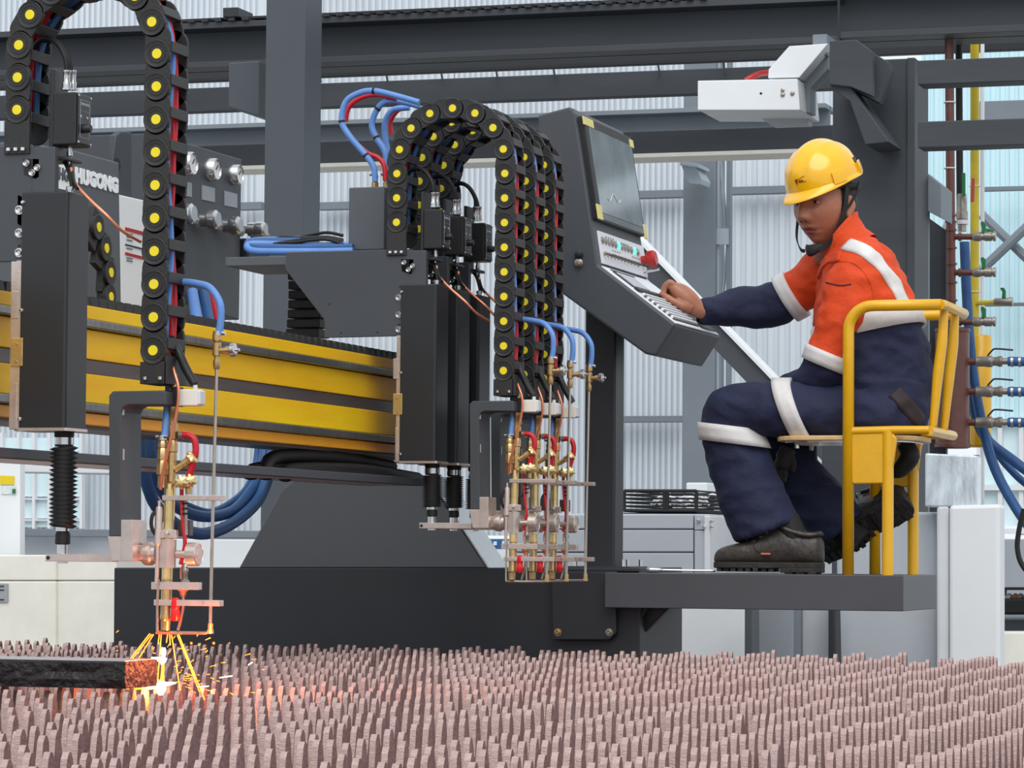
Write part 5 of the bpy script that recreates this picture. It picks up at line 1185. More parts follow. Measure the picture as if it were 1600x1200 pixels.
for k in range(70):
    a = rs.uniform(-.9, 1.2); d = abs(rs.gauss(0, .09)) + .02
    c = Fp(255, 1045 + rs.uniform(-30, 40), rs.uniform(-.06, .06)) + V(d * math.cos(a) * (1 if rs.random() < .75 else -1), 0, d * math.sin(a) * .5)
    v = V(math.cos(a), 0, math.sin(a) * .6) * rs.uniform(.003, .014)
    spk.tube([c, c + v], [.0004, .0009], 5, smooth=False)
o = spk.build('sparks', E_OR, None, False, origin=A1(258, 1050)); tag(o, 'tiny orange sparks flying around the cutting flame', 'sparks', kind='stuff')
for (x, y) in ((299, 1005), (334, 1005)):
    q = Fp(x, y, .1); st_ = MB()
    for a in (0, 60, 120): st_.tube([q - V(math.cos(math.radians(a)), 0, math.sin(math.radians(a))) * .0035, q, q + V(math.cos(math.radians(a)), 0, math.sin(math.radians(a))) * .0035], [.0001, .0008, .0001], 5, smooth=False)
    tag(st_.build('spark_star', E_OR, None, True, origin=q), ('bright star spark right of the torch nozzle', 'bright star spark farther right of the torch')[x > 310], 'spark')
for (x0_, y0_, x1_, y1_, lb) in ((343, 1059, 363, 1056, 'long white spark streak right of the flame'), (310, 1073, 326, 1072, 'short orange spark streak below the flame'), (388, 1039, 394, 1035, 'far small spark streak right of the flame')):
    q = Fp(x0_, y0_, .05); tag(MB().tube([q, Fp(x1_, y1_, .05)], .0009, 5, smooth=False).build('spark_streak', E_WHITE, None, True, origin=q), lb, 'spark')
# ================================================================== SEATED WORKER
M_SKIN = mat('brown_skin', (160, 102, 78), .42, 0, .10, 24, .05, 200, rgb2=(174, 116, 90))
nt_ = M_SKIN.node_tree; at_ = nt_.nodes.new('ShaderNodeAttribute'); at_.attribute_name = 'lip'
mx_ = nt_.nodes.new('ShaderNodeMix'); mx_.data_type = 'RGBA'; ps_n = nt_.nodes['Principled BSDF']
src_ = ps_n.inputs['Base Color'].links[0].from_socket
nt_.links.new(at_.outputs['Fac'], mx_.inputs['Factor']); nt_.links.new(src_, mx_.inputs['A']); mx_.inputs['B'].default_value = (*lin((136, 70, 64)), 1); nt_.links.new(mx_.outputs['Result'], ps_n.inputs['Base Color'])
M_HAIR = mat('black_hair', (22, 19, 18), .6, 0, .2, 90, .5, 300)
M_ORANGE = mat('orange_workwear', (212, 66, 5), .75, 0, .10, 7, .9, 16)
M_NAVY = mat('navy_workwear', (24, 31, 62), .8, 0, .12, 7, .9, 16)
M_TAPEW = mat('reflective_tape', (214, 212, 210), .5, 0, .08, 16, .25, 22)
M_SOLE = mat('boot_sole_rubber', (40, 38, 36), .7, 0, .2, 30, .4, 60)
M_BOOT = mat('scuffed_black_leather', (44, 42, 40), .45, 0, .25, 16, .4, 40, rgb2=(74, 68, 62))
M_STRAP = mat('black_webbing', (26, 25, 25), .7, 0, .1, 60)
man = thing('person', 'worker in orange and navy workwear with yellow helmet, seated, operating the console', 'person', V(at(1380, 880, Y=9.42).x, 9.42, ZPF))

def cr(pts, sub=6):
    """smooth a list of tuples of floats"""
    n = len(pts); out = []
    for i in range(n - 1):
        a = pts[max(i - 1, 0)]; b = pts[i]; c = pts[i + 1]; d = pts[min(i + 2, n - 1)]
        for k in range(sub):
            t = k / sub
            out.append(tuple(0.5 * (2 * B + (C - A_) * t + (2 * A_ - 5 * B + 4 * C - D_) * t * t + (3 * B - A_ - 3 * C + D_) * t ** 3) for A_, B, C, D_ in zip(a, b, c, d)))
    out.append(tuple(pts[-1])); return out
def limb(spec, sub=6, seg=24, grow=0.0, side=V(0, 1, 0), cap=True):
    """spec: (px, py, Y, radius in picture plane, radius across)"""
    raw = [(*at(p[0], p[1], Y=p[2]), p[3], p[4] if len(p) > 4 else p[3]) for p in spec]
    q = cr(raw, sub); P = [V(*a[:3]) for a in q]; rings = []
    for i in range(len(P)):
        T = (P[min(i + 1, len(P) - 1)] - P[max(i - 1, 0)]).normalized()
        w = (side - T * side.dot(T)).normalized(); u = T.cross(w)
        ra, rb = q[i][3] + grow, q[i][4] + grow
        rings.append([P[i] + u * ra * math.cos(2 * math.pi * j / seg) + w * rb * math.sin(2 * math.pi * j / seg) for j in range(seg)])
    return rings, P
def closed(mb, rings):
    # round the ends
    def tip(r0, r1):
        c0 = sum(r0, V(0, 0, 0)) / len(r0); c1 = sum(r1, V(0, 0, 0)) / len(r1); d = (c0 - c1).normalized(); R = (r0[0] - c0).length
        return [[c0 + (v - c0) * k + d * R * h for v in r0] for k, h in ((.92, .25), (.7, .5), (.35, .66), (.05, .7))]
    a = tip(rings[0], rings[1]); b = tip(rings[-1], rings[-2])
    mb.rings(list(reversed(a)) + rings + b)
def remesh(mb, vox, smooth_it=6, fac=.5):
    me = bpy.data.meshes.new('r'); me.from_pydata(mb.v, [], mb.f)
    bm = bmesh.new(); bm.from_mesh(me); bmesh.ops.recalc_face_normals(bm, faces=bm.faces); bm.to_mesh(me); bm.free()
    o = bpy.data.objects.new('r', me); COL.objects.link(o)
    r = o.modifiers.new('r', 'REMESH'); r.mode = 'VOXEL'; r.voxel_size = vox
    s = o.modifiers.new('s', 'SMOOTH'); s.iterations = smooth_it; s.factor = fac
    dg = bpy.context.evaluated_depsgraph_get(); out = bpy.data.meshes.new_from_object(o.evaluated_get(dg)); bpy.data.objects.remove(o)
    return out
def wrinkle(me, amp, sc, seed=0.0):
    ns = [v.normal.copy() for v in me.vertices]
    for v, n in zip(me.vertices, ns):
        c = v.co
        a = noise.noise(V(c.x * sc, c.y * sc, c.z * sc * 1.7) + V(seed, 0, 0)); b = noise.noise(V(c.x * sc * 2.3, c.y * sc * 2.3, c.z * sc * 3.4) + V(0, seed, 3))
        v.co = c + n * (amp * (1 - 2 * abs(a)) * .8 + amp * .5 * b)
def finish(me, name, mats, parent, pick=None):
    o_ = parent_loc(parent)
    for m in mats: me.materials.append(m)
    if pick:
        for p in me.polygons: p.material_index = pick(p.center)
    for v in me.vertices: v.co -= o_
    for p in me.polygons: p.use_smooth = True
    ob = bpy.data.objects.new(name, me); COL.objects.link(ob); ob.parent = parent
    return ob

# ---- limb layouts (picture position, plane Y, radii in metres)
NEAR_ARM = [(1352, 408, 9.335, .075, .06), (1336, 446, 9.305, .082, .066), (1318, 500, 9.292, .074, .06), (1300, 548, 9.29, .066, .057), (1287, 578, 9.30, .062, .055), (1262, 598, 9.345, .052, .05), (1232, 608, 9.39, .042, .042)]
FAR_ARM = [(1300, 410, 9.545, .07, .06), (1268, 440, 9.575, .068, .062), (1235, 464, 9.59, .063, .058), (1200, 478, 9.595, .062, .055), (1165, 479, 9.575, .058, .05), (1125, 484, 9.53, .045, .042), (1094, 487, 9.485, .033, .034)]
NEAR_LEG = [(1402, 648, 9.34, .088, .085), (1330, 646, 9.325, .084, .085), (1250, 643, 9.31, .084, .085), (1180, 640, 9.305, .077, .08), (1142, 645, 9.305, .074, .075), (1140, 672, 9.305, .079, .07), (1152, 712, 9.305, .088, .072), (1168, 760, 9.305, .094, .078), (1186, 802, 9.305, .096, .08), (1197, 832, 9.305, .096, .082)]
FAR_LEG = [(1396, 650, 9.51, .088, .085), (1310, 652, 9.53, .084, .085), (1225, 655, 9.54, .08, .08), (1186, 668, 9.545, .074, .075), (1204, 700, 9.545, .075, .07), (1245, 748, 9.55, .078, .07), (1290, 796, 9.555, .08, .072), (1316, 828, 9.56, .078, .07)]
YAW = math.radians(22)
def torso_rings(grow=0.0, rows=None):
    rows = rows or [(372, 1296, 1358, .085), (386, 1290, 1378, .14), (402, 1284, 1396, .168), (430, 1279, 1411, .184), (470, 1276, 1426, .186), (510, 1275, 1440, .184), (550, 1278, 1450, .182), (590, 1286, 1455, .182), (622, 1294, 1452, .180), (645, 1300, 1440, .182)]
    rr = []
    for (py, xa, xb, b) in rows:
        c = at((xa + xb) / 2, py, Y=9.45); h = (at(xb, py, Y=9.45).x - at(xa, py, Y=9.45).x) / 2
        a = math.sqrt(max(h * h - (b * math.sin(YAW)) ** 2, .002)) / math.cos(YAW)
        rr.append((c.x, c.y, c.z, a + grow, b + grow))
    q = cr(rr, 4); R = []
    for (x, y, z, a, b) in q:
        ring = []
        for j in range(40):
            t = 2 * math.pi * j / 40; e = lambda v: math.copysign(abs(v) ** .82, v)
            lx, ly = a * e(math.cos(t)), b * e(math.sin(t))
            ring.append(V(x + lx * math.cos(YAW) - ly * math.sin(YAW) * -1 * -1, y + lx * math.sin(YAW) + ly * math.cos(YAW), z))
        R.append(ring)
    return R

# ---- jacket
jm = MB(); tr_ = torso_rings(); jm.rings(tr_)
na, naP = limb(NEAR_ARM); fa, faP = limb(FAR_ARM)
closed(jm, na); jm.rings(fa)
sh = MB()
jme = remesh(jm, .0075, 8, .5)
wrinkle(jme, .0095, 10.0, 1.3)
zb_lo = at(1400, 505, Y=9.42).z
def segparam(c, P):
    best = (9, 0)
    for i in range(len(P)):
        d = (c - P[i]).length
        if d < best[0]: best = (d, i)
    return best[0], best[1] / (len(P) - 1)
tN = [at(x, y, Y=9.45) for x, y in ((1268, 549), (1445, 503))]
def jpick(c):
    dn, tn = segparam(c, naP); df, tf = segparam(c, faP)
    if df < .075 and tf > .30 and c.x < at(1268, 480, Y=9.55).x: return 1 if tf > .35 else 0
    if dn < .088 and c.y < 9.40 and tn > .12 and c.x < at(1335, 560, Y=9.28).x: return 1 if tn > .56 else 0
    # body: navy below the slanting waist band
    k = (c.x - tN[0].x) / (tN[1].x - tN[0].x); zl = tN[0].z + (tN[1].z - tN[0].z) * k
    return 1 if c.z < zl else 0
jacket = finish(jme, 'jacket', [M_ORANGE, M_NAVY], man, jpick); jacket['label'] = 'orange and navy work jacket'

def ringband(rings, i0, i1, name, parent, grow=.006, th=.003):
    outr = []; n = len(rings[0])
    for R in rings[i0:i1 + 1]:
        c = sum(R, V(0, 0, 0)) / n; outr.append([v + (v - c).normalized() * grow for v in R])
    inn = []
    for R in rings[i0:i1 + 1]:
        c = sum(R, V(0, 0, 0)) / n; inn.append([v + (v - c).normalized() * (grow - th - .01) for v in R])
    mb = MB(); mb.rings(outr + list(reversed(inn)), False, True)
    o = mb.build(name, M_TAPEW, parent, 'all'); o['label'] = 'silver-white reflective tape'
    return o
L_ = len(na)
def band_on(spec, t0, t1, name, parent, grow=.007, tilt=None, **kw):
    r, P = limb(spec, 10, 28, **kw); n = len(r) - 1
    ringband(r, round(t0 * n), round(t1 * n), name, parent, grow)
def plane_tape(spec, t0, t1, a, b, wpx, name, parent, Yp, grow=.008):
    """tape between two parallel cuts through a limb; a-b is the first cut as seen, wpx its width"""
    r, P = limb(spec, 10, 32); n = len(r) - 1; r = r[round(t0 * n):round(t1 * n) + 1]
    A_ = at(*a, Y=Yp); B_ = at(*b, Y=Yp); nr = (B_ - A_).cross(V(0, 1, 0)).normalized()
    if (r[-1][0] - r[0][0]).dot(nr) < 0: nr = -nr
    outr = []
    for off in (0, wpx / 531. / 3, wpx / 531. * 2 / 3, wpx / 531.):
        ring = []
        for j in range(len(r[0])):
            prev = None; hit = None
            for R in r:
                d = (R[j] - A_).dot(nr) - off
                if prev is not None and prev[1] <= 0 <= d: t = prev[1] / (prev[1] - d) if prev[1] != d else 0; hit = prev[0].lerp(R[j], t); break
                prev = (R[j], d)
            if hit is None: hit = r[0][j] if (r[0][j] - A_).dot(nr) - off > 0 else r[-1][j]
            ring.append(hit)
        c = sum(ring, V(0, 0, 0)) / len(ring); outr.append([v + (v - c).normalized() * grow for v in ring])
    inn = []
    for R in reversed(outr):
        c = sum(R, V(0, 0, 0)) / len(R); inn.append([v - (v - c).normalized() * .014 for v in R])
    mb = MB(); mb.rings(outr + inn, False, True); o = mb.build(name, M_TAPEW, parent, 'all'); o['label'] = 'silver-white reflective tape'; return o
plane_tape(NEAR_ARM, .3, .75, (1264, 538), (1324, 563), 23, 'sleeve_tape', jacket, 9.24, .0145)
plane_tape(FAR_ARM, .15, .7, (1229, 440), (1257, 487), 22, 'sleeve_tape', jacket, 9.53, .015)
# waist tape: slanting ring cut from the torso shape
def waist(z0, z1, dzx, name, grow):
    TR = torso_rings(); n = len(TR[0])
    # slanted plane: z = zz + slope * x offset
    xs0 = tN[0].x; sl = (tN[1].z - tN[0].z) / (tN[1].x - tN[0].x)
    outr = []
    for off in (z0, (z0 + z1) / 2, z1):
        ring = []
        for j in range(n):
            prev = None; hit = None
            for R in TR:
                v = R[j]; d = v.z - (tN[0].z + sl * (v.x - xs0) + off)
                if prev is not None and prev[1] * d <= 0:
                    t = prev[1] / (prev[1] - d) if prev[1] != d else 0; hit = prev[0].lerp(v, t); break
                prev = (v, d)
            ring.append(hit if hit else TR[-1][j])
        c = sum(ring, V(0, 0, 0)) / n
        outr.append([v + V(v.x - c.x, v.y - c.y, 0).normalized() * grow for v in ring])
    inn = [[v + V(c.x - v.x, c.y - v.y, 0).normalized() * .014 for v in r] for r in reversed(outr)]
    mb = MB(); mb.rings(outr + inn, False, True)
    o = mb.build(name, M_TAPEW, jacket, 'all'); o['label'] = 'silver-white reflective waist tape'
waist(-.004, .058, 0, 'waist_tape', .0155)
# shoulder/back tapes, draped over the jacket surface
from mathutils.bvhtree import BVHTree
bv = BVHTree.FromPolygons([v.co + parent_loc(man) for v in jme.vertices], [tuple(p.vertices) for p in jme.polygons])
def drape(path, w, name, parent, off=.0025, th=.0015, m=M_TAPEW):
    """path of (px, py) seen on the jacket; strip of width w hugging the surface"""
    pts = cr([(float(a), float(b)) for a, b in path], 6); C = []; N = []
    for (a, b) in pts:
        r = ray(a, b).normalized(); h = bv.ray_cast(CAM, r)
        if h[0] is None: continue
        C.append(h[0]); N.append(h[1])
    for _ in range(3):
        N = [((N[max(i - 1, 0)] + N[i] * 2 + N[min(i + 1, len(N) - 1)])).normalized() for i in range(len(N))]
    rows = []
    for i in range(len(C)):
        T = (C[min(i + 1, len(C) - 1)] - C[max(i - 1, 0)]).normalized(); s = T.cross(N[i]).normalized()
        row = []
        for k in (-1, -.5, 0, .5, 1):
            p = C[i] + s * w / 2 * k; q = bv.find_nearest(p); nn = N[i]
            row.append((q[0] + nn * off) if q[0] is not None and (q[0] - p).length < .04 else p + nn * off)
        rows.append((row, N[i]))
    rg = [list(r) + [v - n * (th + .006) for v in reversed(r)] for r, n in rows]
    mb = MB(); mb.rings(rg); o = mb.build(name, m, parent, 'all'); return o
o = drape([(1322, 381), (1345, 388), (1368, 405), (1388, 428), (1403, 452), (1413, 474)], .045, 'shoulder_tape', jacket, .004); o['label'] = 'silver-white reflective shoulder tape'
# sleeve seam and pocket line
drape([(1312, 408), (1336, 412), (1356, 434), (1366, 466), (1364, 500)], .004, 'sleeve_seam', jacket, .002, .001, M_ORANGE)
drape([(1290, 441), (1312, 446), (1330, 444)], .003, 'pocket_seam', jacket, .002, .001, M_NAVY)
# collar
def ell(cx, cy, Y, rx, ry, tilt, n=36):
    c = at(cx, cy, Y=Y); return [c + V(rx * math.cos(2 * math.pi * j / n), ry * math.sin(2 * math.pi * j / n), tilt * rx * math.cos(2 * math.pi * j / n)) for j in range(n)]
cb_ = MB(); outc = [ell(1330, 404, 9.44, .072, .11, .95), ell(1323, 388, 9.44, .056, .084, 1.05), ell(1314, 371, 9.44, .050, .072, 1.28), ell(1312, 367, 9.44, .053, .075, 1.28)]
innc = [ell(1313, 368, 9.44, .046, .068, 1.28), ell(1322, 388, 9.44, .052, .074, 1.0)]
cb_.rings(outc + innc, False, False); cme = cb_.build('collar', M_ORANGE, jacket, 'all')
drape([(1280, 428), (1288, 414), (1300, 404), (1314, 400)], .035, 'collar_flap', jacket, .006, .003, M_ORANGE)

# ---- trousers
tm = MB(); nl, nlP = limb(NEAR_LEG); flr, flP = limb(FAR_LEG)
def capped(mb, rings): 
    c0 = sum(rings[0], V(0, 0, 0)) / len(rings[0]); mb.rings(rings)
capped(tm, nl); capped(tm, flr)
pr = [(595, 1305, 1450, .182), (625, 1308, 1452, .188), (655, 1312, 1452, .185), (680, 1325, 1440, .17), (692, 1345, 1425, .14)]
tm.rings(torso_rings(0, pr))
tme = remesh(tm, .0075, 6, .5); wrinkle(tme, .0085, 9.0, 7.7)
zseat_top = zs1 + .001
for v in tme.vertices:       # flattened where he sits
    if v.co.x > at(1226, 690, Y=9.42).x and v.co.z < zseat_top and v.co.z > zseat_top - .06: v.co.z = zseat_top
trousers = finish(tme, 'trousers', [M_NAVY], man); trousers['label'] = 'navy work trousers'
plane_tape(NEAR_LEG, .02, .45, (1232, 600), (1263, 684), 27, 'thigh_tape', trousers, 9.23, .016)
def slant_band(spec, t0, t1, name, parent, grow, tilt):
    r, P = limb(spec, 10, 28); n = len(r) - 1
    ringband(r, round(t0 * n), round(t1 * n), name, parent, grow)
plane_tape(NEAR_LEG, .50, .80, (1098, 660), (1191, 671), 27, 'shin_tape', trousers, 9.24, .0155)
drape_b = bv
# belt and glove
bv_j = bv
bv = BVHTree.FromPolygons([v.co + parent_loc(man) for v in tme.vertices] + [v.co + parent_loc(man) for v in jme.vertices], [tuple(p.vertices) for p in tme.polygons] + [tuple(i + len(tme.vertices) for i in p.vertices) for p in jme.polygons])
bo = drape([(1398, 612), (1412, 628), (1428, 646), (1440, 660)], .045, 'belt', trousers, .004, .002, mat('dark_brown_webbing', (44, 30, 34), .7, 0, .1)); bo['label'] = 'dark brown belt strap'
gl = MB()
for (pts, r) in (([(1232, 700), (1226, 715), (1222, 732)], [.022, .026, .02]), ([(1222, 728), (1218, 745), (1220, 756)], [.012, .009, .006]), ([(1226, 728), (1225, 746), (1226, 754)], [.011, .009, .006]), ([(1214, 722), (1212, 738), (1215, 748)], [.01, .008, .005]), ([(1234, 712), (1240, 726), (1238, 738)], [.01, .008, .005])):
    gl.tube([at(x, y, Y=9.42) for x, y in pts], r, 8)
gme = remesh(gl, .004, 2); wrinkle(gme, .003, 40)
gme.materials.append(mat('dark_grey_glove', (48, 46, 44), .8, 0, .3, 30, .4, 60)); gq = at(1226, 756, Y=9.42)
for v in gme.vertices: v.co -= gq
for p_ in gme.polygons: p_.use_smooth = True
g_ = bpy.data.objects.new('work_glove', gme); COL.objects.link(g_); g_.location = gq
tag(g_, 'crumpled dark grey work glove hanging below the front of the seat', 'glove')

# ---- boots
def boot(Mx, tagname, near):
    """local: x toe->heel (0..0.32), y across, z up from ground"""
    b = thing('boot', '', ''); 
    for k_ in ('category', 'label'): del b[k_]
    b.parent = man; b.matrix_local = Matrix.Translation(-parent_loc(man)) @ Mx
    st = [(0.0, .012, .030, .044), (.006, .028, .024, .056), (.02, .041, .022, .068), (.05, .050, .022, .078), (.085, .053, .022, .086), (.115, .051, .022, .098), (.145, .047, .022, .118), (.17, .043, .022, .135), (.195, .040, .022, .143), (.22, .040, .022, .132), (.25, .040, .022, .116), (.28, .040, .022, .109), (.305, .036, .022, .108), (.318, .026, .024, .098), (.324, .012, .03, .085)]
    st = cr(st, 3); rings = []
    for (x, hw, z0, z1) in st:
        rg = []
        for j in range(28):
            t = 2 * math.pi * j / 28; c, s = math.cos(t), math.sin(t)
            e = lambda v, p: math.copysign(abs(v) ** p, v)
            zz = (z0 + z1) / 2 + (z1 - z0) / 2 * e(s, .75); nar = 1 - .35 * max(0, (zz - .075) / .07)
            rg.append(V(x, hw * nar * e(c, .7), zz))
        rings.append(rg)
    up = MB(); up.rings(rings)
    def B(mb, name, m, sm=True, bevel=0.0):
        o = mb.build(name, m, None, sm, bevel); o.parent = b; return o
    B(up, 'upper', M_BOOT, 'all')
    so = MB()
    outl = [(x, hw + .004) for (x, hw, _, _) in st]
    poly = [V(x - (.004 if i == 0 else 0), w, 0.0) for i, (x, w) in enumerate(outl)] + [V(x, -w, 0.0) for (x, w) in reversed(outl)]
    so.prism([p + V(0, 0, .010) for p in poly], (0, 0, .018)); B(so, 'sole', M_SOLE, False, .003)
    hp_ = MB(); hp_.prism([p + V(0, 0, -.002) for p in poly if p.x > .20], (0, 0, .014)); B(hp_, 'heel', M_SOLE, False, .003)
    for k in range(8):
        for s in (-1, 1):
            x = .012 + k * .022
            lug = MB(); w = .05 if 1 < k < 6 else .038
            lug.prism([V(x, s * w * .25, 0), V(x + .015, s * w * .2, 0), V(x + .018, s * (w + .002), 0), V(x + .003, s * (w + .003), 0)], (0, 0, .011)); B(lug, 'tread_lug', M_SOLE, False, .0015)
    for k in range(3):
        for s in (-1, 1):
            lug = MB(); x = .215 + k * .034; lug.prism([V(x, s * .008, -.006), V(x + .024, s * .008, -.006), V(x + .026, s * .041, -.006), V(x + .002, s * .043, -.006)], (0, 0, .006)); B(lug, 'heel_lug', M_SOLE, False, .0015)
    for k in range(4):
        x = .118 + k * .02; z = .104 + k * .0125
        B(MB().tube([V(x + .004, -.041 + k * .0012, z - .011), V(x, -.016, z + .004), V(x - .002, .016, z + .004), V(x + .004, .034 - k * .002, z - .012)], .0028, 6), 'lace', M_STRAP)
        B(MB().torus(V(x + .006, -.0405 + k * .0012, z - .012), (0, 1, -.5), .0045, .0014, 12, 6), 'eyelet', M_STEEL)
    B(MB().tube([V(.112, -.012, .106), V(.10, -.034, .104), V(.108, -.046, .09)], .003, 6), 'lace_bow', M_STRAP)
    B(MB().tube([V(.20, -.030, .134), V(.235, -.032, .118), V(.28, -.031, .108), V(.308, -.02, .110), V(.314, 0, .112), V(.308, .02, .110), V(.26, .032, .112), V(.2, .03, .134)], .0075, 8), 'padded_collar', M_BOOT)
    B(MB().box((.150, -.0535, .050), (.178, -.047, .055)), 'leather_tag', M_COPPER)
    B(MB().tube([V(.125, -.0465, .086), V(.135, -.05, .06), V(.175, -.05, .058), V(.20, -.046, .062), V(.195, -.048, .035)], .0013, 5), 'stitch_line', M_SOLE)
    b['label'] = tagname
    return b
q = at(1117, 890, Y=9.30)
Mn = Matrix.Translation(V(q.x, 9.30, ZPF + .006))
boot(Mn, 'near scuffed black safety shoe flat on the platform', True)
toe = at(1278, 876, Y=9.56); toe.z = ZPF + .045; ang = math.radians(-30)
Mf = Matrix.Translation(toe) @ Matrix.Rotation(ang, 4, 'Y') @ Matrix.Rotation(math.radians(-46), 4, 'X')
boot(Mf, 'far black safety shoe tucked back with its tread showing', False)
# socks
MB().tube([at(1228, 812, Y=9.30), at(1240, 836, Y=9.30), at(1246, 854, Y=9.30)], [.04, .036, .03], 14).build('sock', M_STRAP, man, True)
MB().tube([at(1308, 815, Y=9.555), at(1330, 832, Y=9.56), at(1344, 846, Y=9.56)], .044, 14).build('sock', M_STRAP, man, True)

# ---- head, in its own frame: l = his left, f = facing, u = up
psi = math.radians(43)                 # turned towards the photographer from profile
left_img = V(-CR.x, -CR.y, 0).normalized(); to_cam = V(-CF.x, -CF.y, 0).normalized()
f0 = (left_img * math.cos(psi) + to_cam * math.sin(psi)).normalized(); l0 = V(0, 0, 1).cross(f0).normalized()
pitch = math.radians(3); roll = math.radians(-1)
f1 = (f0 * math.cos(pitch) - V(0, 0, 1) * math.sin(pitch)); u1 = l0.cross(f1) * -1
u1 = f1.cross(l0); 
if u1.z < 0: u1 = -u1
# roll: his right side lower
l1 = (l0 * math.cos(roll) + u1 * math.sin(roll)).normalized(); u2 = (u1 * math.cos(roll) - l0 * math.sin(roll)).normalized()
HC = at(1291, 318, Y=9.43)
HS = 1.10
HM = Matrix.Translation(HC) @ Matrix(((l1.x, f1.x, u2.x, 0), (l1.y, f1.y, u2.y, 0), (l1.z, f1.z, u2.z, 0), (0, 0, 0, 1))) @ Matrix.Scale(HS, 4)
def g(d, s): return math.exp(-(d * d) / (2 * s * s))
def headpt(v):
    """unit direction -> head surface (x left, y forward, z up)"""
    x, y, z = v
    px, py, pz = x * .0745, y * .094, z * .115
    if z < 0:
        k = min(1, -z); px *= 1 - .30 * k ** 1.6; 
        if y > 0: py *= 1 - .02 * k
        else: py *= 1 - .35 * k ** 1.2
    if y > 0: py = .094 * (y ** .82) * (1 - .03 * z * z); px *= 1 + .04 * y
    if z < 0 and y > 0: py *= 1 - .12 * max(0, -z - .35)
    f = 0.0
    fr = max(0, y) ** .5
    f += .0195 * g(px, .0115) * (1 / (1 + math.exp(-(pz + .050) / .0035))) * (1 / (1 + math.exp((pz - .002) / .010))) * (0.45 + .55 * min(1, max(0, (.012 - pz) / .055)))
    f += .007 * (g(px - .014, .007) + g(px + .014, .007)) * g(pz + .043, .007)
    f -= .0035 * (g(px - .007, .003) + g(px + .007, .003)) * g(pz + .050, .003)
    f += .0045 * g(pz - .016, .007) * (g(px - .028, .018) + g(px + .028, .018))
    f -= .0085 * g(pz + .000, .010) * (g(px - .030, .013) + g(px + .030, .013))
    f += .005 * g(pz + .028, .014) * (g(px - .040, .014) + g(px + .040, .014))
    f += .0065 * g(pz + .0665, .0045) * g(px, .017) - .0015 * g(px, .003) * g(pz + .061, .004)
    f += .0075 * g(pz + .0795, .0050) * g(px, .0155)
    f -= .0055 * g(pz + .0728, .0022) * g(px, .022)
    f -= .0035 * g(pz + .089, .005) * g(px, .018)
    f += .0085 * g(pz + .104, .010) * g(px, .018)
    return V(px, py + f * fr, pz)
hd = MB(); nu, nv = 96, 84; rings = []
for i in range(nv + 1):
    th = math.pi * (.006 + .988 * i / nv); ring = []
    for j in range(nu):
        # denser in front
        a = 2 * math.pi * j / nu; a2 = a + .42 * math.sin(a)
        v = V(math.sin(th) * math.sin(a2), -math.sin(th) * math.cos(a2), -math.cos(th))
        v = V(v.x, -v.y * -1, v.z)
        ring.append(headpt(v))
    rings.append(ring)
hd.rings(rings)
# neck
hd.rings([[V(.056 * math.cos(2 * math.pi * j / 28) * k, -.022 + .058 * math.sin(2 * math.pi * j / 28) * k + dy, z) for j in range(28)] for (z, k, dy) in ((-.03, 1.0, 0), (-.07, .98, -.002), (-.11, 1.0, -.008), (-.16, 1.1, -.02))])
# ears
for s in (-1, 1):
    er = []
    for k in range(10):
        t = k / 9; zc = .018 - .062 * t; w = .017 * math.sin(math.pi * min(max(t, .06), .96)) ** .6 * (1.1 - .45 * t)
        er.append([V(s * (.071 + .009 * math.cos(2 * math.pi * j / 14) * (.7) + .010 * math.sin(math.pi * t) * (math.sin(2 * math.pi * j / 14) < 0)), -.012 + w * math.sin(2 * math.pi * j / 14) - .006 * t * -1, zc) for j in range(14)])
    hd.rings(er)
headv = [HM @ v for v in hd.v]
bm_body = MB(); bm_body.v = headv; bm_body.f = hd.f[:]
nhead = len(hd.f)
# hand on the console: palm, thumb and four fingers
hand = MB()
def fing(pts, rad): 
    P = [at(x, y, Y=yy) for x, y, yy in pts]; hand.tube(P, rad, 10, sub=4); hand.ball(P[-1], rad[-1] * .99, 10, 8)
W_ = [(1098, 486, 9.485), (1086, 481, 9.475), (1074, 472, 9.468), (1062, 459, 9.465), (1054, 450, 9.466)]
hr, hp__ = limb([(1100, 487, 9.487, .025, .026), (1088, 481, 9.478, .0275, .028), (1075, 470, 9.472, .033, .036), (1063, 458, 9.472, .030, .040), (1054, 450, 9.474, .020, .038)], 5, 20)
closed(hand, hr)
fing([(1056, 448, 9.448), (1046, 441, 9.442), (1039, 450, 9.440), (1038, 460, 9.440)], [.0105, .0098, .0088, .0072])
fing([(1055, 449, 9.468), (1044, 443, 9.464), (1037, 452, 9.462), (1038, 463, 9.460)], [.0108, .010, .009, .0074])
fing([(1056, 452, 9.488), (1046, 448, 9.486), (1040, 457, 9.482), (1041, 467, 9.478)], [.0105, .0096, .0086, .0072])
fing([(1058, 456, 9.506), (1050, 454, 9.504), (1045, 462, 9.500), (1047, 470, 9.496)], [.0092, .0085, .0076, .0064])
fing([(1078, 482, 9.455), (1066, 478, 9.436), (1052, 471, 9.428), (1043, 465, 9.428), (1034, 460, 9.432)], [.016, .0145, .0115, .0105, .0082])
hme = remesh(hand, .0022, 4, .5)
o_ = len(bm_body.v); bm_body.v += [v.co.copy() for v in hme.vertices]; bm_body.f += [tuple(i + o_ for i in p.vertices) for p in hme.polygons]
